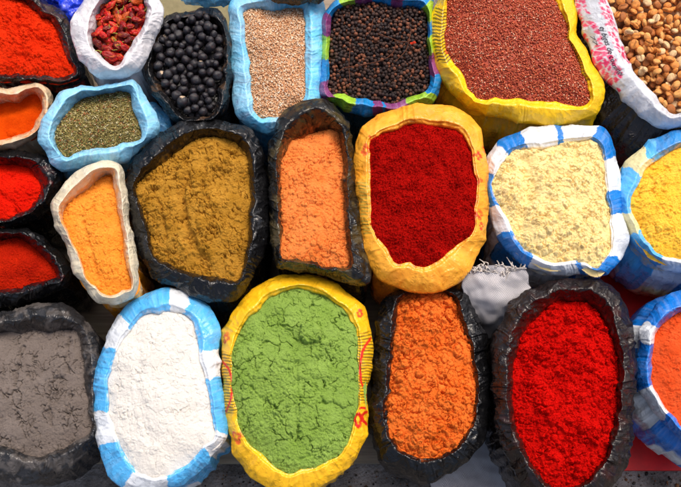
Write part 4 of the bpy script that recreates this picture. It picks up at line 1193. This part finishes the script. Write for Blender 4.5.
lettering(s_co, '77', (590, 36), (595, 47), 0.0078)

# ------------------------------------------------------------------ other bags glimpsed between and behind
closed_bag('blue_bag', [(66,-24),(84,-14),(89,2),(80,13),(70,20),(58,10),(46,0),(42,-14),(52,-24)], 0.150, 0.178, lin(16, 60, 225), FILM_LIGHT, 'crumpled royal blue plastic bag between the orange-red powder and the chillies', 'bag', seed=31, wr=1.2, fold=.007)
closed_bag('blue_bag', [(205,-36),(236,-28),(240,-14),(228,-7),(205,-5),(184,-6),(172,-14),(176,-28)], 0.190, 0.205, lin(120, 200, 238), FILM_SOFT, 'crumpled light blue plastic bag at the top edge above the berries', 'bag', seed=32, wr=1.0, zbase=.16)
closed_bag('dark_bag', [(298,-40),(326,-32),(336,-16),(326,-2),(306,2),(284,1),(268,-5),(264,-20),(276,-36)], 0.212, 0.228, lin(52, 44, 28), FILM_DARK, 'shiny dark brown plastic bag at the top edge between seeds and peppercorns', 'bag', seed=33, wr=.7, zbase=.200)
V, F, b = lump_bag([(150,104),(162,110),(171,120),(171,134),(163,140),(152,138),(146,122)], 0.15, 0.165, None, None, seed=34, n=120, wr=.6)
link('gathered_corner', mesh_np('gathered_corner', V - s_he.base, F, FILM_SOFT, np.tile(lin(80, 165, 222), (len(V), 1))), s_he.root)

# grey woven sack standing between the orange and the red powder
def woven_mat():
    m, nt, N, L, B = new_mat('woven_plastic')
    tc = N.new('ShaderNodeTexCoord').outputs['Object']
    mp = N.new('ShaderNodeMapping'); mp.inputs['Rotation'].default_value = (0.3, 0.2, 0.6); L.new(tc, mp.inputs[0])
    w1 = mnode(N, 'ShaderNodeTexWave', bands_direction='X'); w1.inputs['Scale'].default_value = 300; w1.inputs['Distortion'].default_value = 1.2
    w2 = mnode(N, 'ShaderNodeTexWave', bands_direction='DIAGONAL'); w2.inputs['Scale'].default_value = 240; w2.inputs['Distortion'].default_value = 1.2
    L.new(mp.outputs[0], w1.inputs[0]); L.new(mp.outputs[0], w2.inputs[0])
    mu = mnode(N, 'ShaderNodeMath', operation='MULTIPLY'); L.new(w1.outputs['Fac'], mu.inputs[0]); L.new(w2.outputs['Fac'], mu.inputs[1])
    nz = noise_node(N, L, tc, 60, 5)
    cr = N.new('ShaderNodeMix'); cr.data_type = 'RGBA'
    cr.inputs[6].default_value = (*lin(200, 197, 200), 1); cr.inputs[7].default_value = (*lin(156, 152, 154), 1)
    L.new(nz.outputs['Fac'], cr.inputs[0]); L.new(cr.outputs[2], B.inputs['Base Color'])
    B.inputs['Roughness'].default_value = 0.5
    bp = N.new('ShaderNodeBump'); bp.inputs['Strength'].default_value = 0.6; bp.inputs['Distance'].default_value = 0.001
    L.new(mu.outputs[0], bp.inputs['Height']); L.new(bp.outputs[0], B.inputs['Normal'])
    return m
WOV = woven_mat()
nu = 120; th = np.linspace(0, 2 * np.pi, nu, endpoint=False)[::-1]
rings = []
for (px, py, z, a, b_) in [(495,269,.186,.034,.005),(496,275,.185,.041,.009),(497,288,.178,.045,.015),(496,304,.158,.043,.018),(493,322,.11,.038,.020),(491,336,.0225,.034,.022)]:
    c = at(px, py, z); rings.append(np.stack([c[0] + a * np.cos(th), c[1] + b_ * np.sin(th), np.full(nu, z)], 1))
rings = np.array(rings); q = np.linspace(0, 5, 40)
P = np.stack([[np.interp(q, range(6), rings[:, j, k]) for j in range(nu)] for k in range(3)], -1).transpose(1, 0, 2)
P += normals_grid(P) * (0.006 * fbm(P[..., 0] / .03, P[..., 1] / .03, P[..., 2] / .03, 3))[..., None]
b0 = np.array([P[-1, :, 0].mean(), P[-1, :, 1].mean(), .0225])
root = empty('woven_sack', b0)
tag(root, 'grey woven sack with frayed top between the orange and vivid red powders', 'sack')
top = P[0].mean(0)
V = np.vstack([P.reshape(-1, 3), top[None]])
F = np.vstack([grid_faces(nu, 40), np.array([[i, (i + 1) % nu, len(V) - 1, len(V) - 1] for i in range(0)]).reshape(-1, 4).astype(int)])
link('sack_body', mesh_np('sack_body', P.reshape(-1, 3) - b0, F, WOV, np.tile(lin(180, 180, 184), (nu * 40, 1))), root)
VV, FF, off = [], [], 0
for k in range(60):
    j = rnd.randrange(nu); a = P[0, j] * (1 if k % 3 else .7) + (0 if k % 3 else .3) * top
    d_ = np.array([rnd.gauss(0, .7), rnd.gauss(-.2, .6), rnd.uniform(.0, .5)]); d_ /= np.linalg.norm(d_)
    L_ = rnd.uniform(.003, .010)
    q3 = smooth_line([a, a + d_ * L_ * .5 + np.array([0, 0, .001]), a + d_ * L_ + np.array([rnd.gauss(0, .003), rnd.gauss(0, .003), -.007])], 4)
    V, F = tube(q3, .0009, 4); VV.append(V); FF.append(F + off); off += len(V)
fr = link('frayed_edge', mesh_np('frayed_edge', np.vstack(VV) - b0, np.vstack(FF), attr_mat('frayed_strip', .5, .4), np.tile(lin(206, 198, 190), (off, 1))), root)
fr['kind'] = 'stuff'

# ------------------------------------------------------------------ what they stand on
def ground_mat():
    m, nt, N, L, B = new_mat('gritty_pavement')
    tc = N.new('ShaderNodeTexCoord').outputs['Object']
    v = mnode(N, 'ShaderNodeTexVoronoi', feature='F1'); v.inputs['Scale'].default_value = 240; L.new(tc, v.inputs['Vector'])
    n = noise_node(N, L, tc, 14, 6, .65); n2 = noise_node(N, L, tc, 420, 3, .7)
    r = N.new('ShaderNodeValToRGB'); e = r.color_ramp.elements
    e[0].position = .36; e[0].color = (*lin(70, 66, 62), 1); e[1].position = .68; e[1].color = (*lin(180, 172, 166), 1)
    L.new(n.outputs['Fac'], r.inputs[0])
    mu = mnode(N, 'ShaderNodeMix', data_type='RGBA', blend_type='MULTIPLY'); mu.inputs[0].default_value = .8
    L.new(r.outputs[0], mu.inputs[6]); L.new(n2.outputs['Fac'], mu.inputs[7])
    mu2 = mnode(N, 'ShaderNodeMix', data_type='RGBA', blend_type='MIX'); mu2.inputs[0].default_value = .45
    L.new(mu.outputs[2], mu2.inputs[6]); L.new(r.outputs[0], mu2.inputs[7])
    L.new(mu2.outputs[2], B.inputs['Base Color']); B.inputs['Roughness'].default_value = .9
    ad = mnode(N, 'ShaderNodeMath', operation='ADD'); L.new(v.outputs['Distance'], ad.inputs[0]); L.new(n2.outputs['Fac'], ad.inputs[1])
    bp = N.new('ShaderNodeBump'); bp.inputs['Strength'].default_value = .8; bp.inputs['Distance'].default_value = .004
    L.new(ad.outputs[0], bp.inputs['Height']); L.new(bp.outputs[0], B.inputs['Normal'])
    return m
g = 60.0; nx = 2
me = bpy.data.meshes.new('pavement'); me.from_pydata([(-g,-g,0),(g,-g,0),(g,g,0),(-g,g,0)], [], [(0,1,2,3)]); me.materials.append(ground_mat())
tag(link('pavement', me), 'dark gritty pavement under the sacks', None, None, 'structure')

def wood_mat():
    m, nt, N, L, B = new_mat('weathered_wood')
    tc = N.new('ShaderNodeTexCoord').outputs['Object']
    mp = N.new('ShaderNodeMapping'); mp.inputs['Scale'].default_value = (8, 140, 60); L.new(tc, mp.inputs[0])
    n = noise_node(N, L, mp.outputs[0], 1.0, 6, .65, .6); n2 = noise_node(N, L, tc, 16, 5, .6)
    r = N.new('ShaderNodeValToRGB'); e = r.color_ramp.elements
    e[0].position = .3; e[0].color = (*lin(128, 114, 98), 1); e[1].position = .72; e[1].color = (*lin(186, 170, 146), 1)
    L.new(n.outputs['Fac'], r.inputs[0])
    mu = mnode(N, 'ShaderNodeMix', data_type='RGBA', blend_type='MULTIPLY'); mu.inputs[0].default_value = .7
    L.new(r.outputs[0], mu.inputs[6]); L.new(n2.outputs['Color'], mu.inputs[7])
    mr = mnode(N, 'ShaderNodeMix', data_type='RGBA', blend_type='MIX'); mr.inputs[0].default_value = .5
    L.new(mu.outputs[2], mr.inputs[6]); L.new(r.outputs[0], mr.inputs[7])
    L.new(mr.outputs[2], B.inputs['Base Color']); B.inputs['Roughness'].default_value = .8
    bp = N.new('ShaderNodeBump'); bp.inputs['Strength'].default_value = .5; bp.inputs['Distance'].default_value = .001
    L.new(n.outputs['Fac'], bp.inputs['Height']); L.new(bp.outputs[0], B.inputs['Normal'])
    return m

def slab(name, x0, x1, y0, y1, z0, z1, mat, bev=.0015, loc=None):
    import bmesh
    b = bmesh.new(); bmesh.ops.create_cube(b, size=1)
    cx_, cy_, cz_ = (x0 + x1) / 2, (y0 + y1) / 2, z0
    for v in b.verts:
        v.co.x *= (x1 - x0); v.co.y *= (y1 - y0); v.co.z = (v.co.z + .5) * (z1 - z0)
    bmesh.ops.bevel(b, geom=list(b.edges), offset=bev, segments=2, affect='EDGES')
    me = bpy.data.meshes.new(name); b.to_mesh(me); b.free(); me.materials.append(mat)
    return link(name, me, None, (cx_, cy_, cz_))
WOOD = wood_mat()
yf = at(340, 463, .02)[1]
xr = at(384, 463, .02)[0]
planks = [(yf, yf + .155), (yf + .158, yf + .33), (yf + .333, yf + .52), (yf + .523, yf + .70), (yf + .703, yf + .95)]
labs = ['weathered grey wooden plank along the front, with a pale sawn end beside the green powder', 'second weathered plank from the front, under the white flour and green powder', 'middle weathered plank under the mustard-brown powder', 'fourth weathered plank from the front, under the herbs and seeds', 'rearmost weathered plank under the chillies and berries']
for (a, b_), l_ in zip(planks, labs):
    tag(slab('wooden_plank', -.75, xr + rnd.uniform(0, .004), a, b_, .001, .02, WOOD), l_, 'plank', 'wooden planks under the sacks')

def plain_mat(name, c, rough=.6, bump=.3, scale=60, var=.15):
    return powder_like(name, c, rough, bump, scale, var)
def powder_like(name, c, rough, bump, scale, var):
    m, nt, N, L, B = new_mat(name)
    tc = N.new('ShaderNodeTexCoord').outputs['Object']
    n = noise_node(N, L, tc, scale, 6, .65)
    r = N.new('ShaderNodeValToRGB'); e = r.color_ramp.elements
    c = np.array(c)
    e[0].position = .3; e[0].color = (*(c * (1 - var)), 1); e[1].position = .7; e[1].color = (*np.clip(c * (1 + var), 0, 1), 1)
    L.new(n.outputs['Fac'], r.inputs[0]); L.new(r.outputs[0], B.inputs['Base Color'])
    B.inputs['Roughness'].default_value = rough
    bp = N.new('ShaderNodeBump'); bp.inputs['Strength'].default_value = bump; bp.inputs['Distance'].default_value = .002
    L.new(n.outputs['Fac'], bp.inputs['Height']); L.new(bp.outputs[0], B.inputs['Normal'])
    return m
REDP = powder_like('red_paint', lin(214, 14, 20), .45, .15, 40, .2)
yr = at(640, 470, .02)[1]
xl = at(520, 470, .02)[0]
tag(slab('red_board', xl, .9, yr, yr + 1.05, .001, .02, REDP), 'red painted board under the sacks on the right', 'board')

def sheet(name, quad, z, mat, n=60, amp=.004, thick=.002, label='', cat=''):
    Q = np.array([at(a, b, z) for a, b in quad])
    u, v = np.meshgrid(np.linspace(0, 1, n), np.linspace(0, 1, n))
    P = (Q[0] * ((1-u)*(1-v))[..., None] + Q[1] * (u*(1-v))[..., None] + Q[2] * (u*v)[..., None] + Q[3] * ((1-u)*v)[..., None])
    P[..., :2] += .004 * np.stack([perlin(u * 6, v * 6, 1.5), perlin(u * 6, v * 6, 7.5)], -1)
    P[..., 2] += amp * np.clip(fbm(P[..., 0] / .04, P[..., 1] / .04, z * 50, 3) + .3, 0, 2)
    b0 = P.reshape(-1, 3).mean(0)
    Vt = P.reshape(-1, 3); Vb = Vt - np.array([0, 0, thick])
    idx = np.arange(n * n).reshape(n, n)
    top = np.stack([idx[:-1, :-1], idx[1:, :-1], idx[1:, 1:], idx[:-1, 1:]], -1).reshape(-1, 4)
    bd = np.concatenate([idx[0, :], idx[1:, -1], idx[-1, -2::-1], idx[-2:0:-1, 0]])
    side = np.stack([bd, np.roll(bd, -1), np.roll(bd, -1) + n * n, bd + n * n], 1)
    o = link(name, mesh_np(name, np.vstack([Vt, Vb]) - b0, np.vstack([top, top[:, ::-1] + n * n, side]), mat), None, b0)
    return tag(o, label, cat)
sheet('woven_sheet', [(418,425),(520,425),(524,505),(436,512)], .006, WOV, amp=.004, label='flat grey-white woven sheet on the pavement below the crumbly orange powder', cat='sheet')
sheet('tarpaulin', [(140,-45),(252,-45),(252,70),(140,70)], .075, powder_like('khaki_canvas', lin(128, 118, 82), .7, .4, 90, .15), amp=.006, label='khaki tarpaulin showing between the chillies, berries and the light blue bag', cat='tarpaulin')

# loose grit on the pavement along the front edge
n = 900
V0, F0 = ico(0)
ax = rng.uniform(200, 690, n); ay = rng.uniform(466, 495, n)
pos = at(ax, ay, 0.001)
pos = pos[(pos[:, 1] < yf - .001) | (pos[:, 0] > xr)]; pos = pos[(pos[:, 1] < yr - .001)]
sc = rng.lognormal(-6.9, .45, (len(pos), 1)) * rng.uniform(.6, 1.2, (len(pos), 3))
V, F = scatter(V0, F0, pos, sc, rand_rot(len(pos)))
c = np.array([lin(70,64,60), lin(120,112,104), lin(40,36,34), lin(120,84,56)])[rng.integers(0, 4, len(pos))]
tag(link('grit', mesh_np('grit', V, F, attr_mat('grit_stone', .9, .2), np.repeat(c, len(V0), 0))), 'loose grit on the pavement along the front', 'grit', None, 'stuff')

# ------------------------------------------------------------------ light, camera
SUN_EL, SUN_AZ = math.radians(63), math.radians(32)          # azimuth measured from +y towards +x
w = bpy.data.worlds.new('World'); scene.world = w; w.use_nodes = True
sky = w.node_tree.nodes.new('ShaderNodeTexSky'); sky.sky_type = 'NISHITA'; sky.sun_disc = False
sky.sun_elevation = SUN_EL; sky.sun_rotation = SUN_AZ; sky.dust_density = 8.0; sky.air_density = 1.0; sky.ozone_density = 1.0
bg = w.node_tree.nodes['Background']; bg.inputs['Strength'].default_value = 0.15
w.node_tree.links.new(sky.outputs[0], bg.inputs['Color'])
sl = bpy.data.lights.new('sun', 'SUN'); sl.energy = 1.2; sl.angle = math.radians(22); sl.color = (1.0, 0.95, 0.88)
so = bpy.data.objects.new('sun', sl); COL.objects.link(so)
so.rotation_euler = (math.radians(90) - SUN_EL, 0, math.pi - SUN_AZ)

cam = bpy.data.cameras.new('camera'); cam.sensor_fit = 'HORIZONTAL'; cam.angle = HFOV; cam.clip_end = 500; cam.clip_start = 0.01
co = bpy.data.objects.new('camera', cam); COL.objects.link(co)
co.location = CAM; co.rotation_euler = (TILT, 0, 0); scene.camera = co

scene.view_settings.view_transform = 'Standard'; scene.view_settings.look = 'None'
scene.view_settings.exposure = 0.16; scene.view_settings.gamma = 1.0
scene.cycles.use_denoising = True
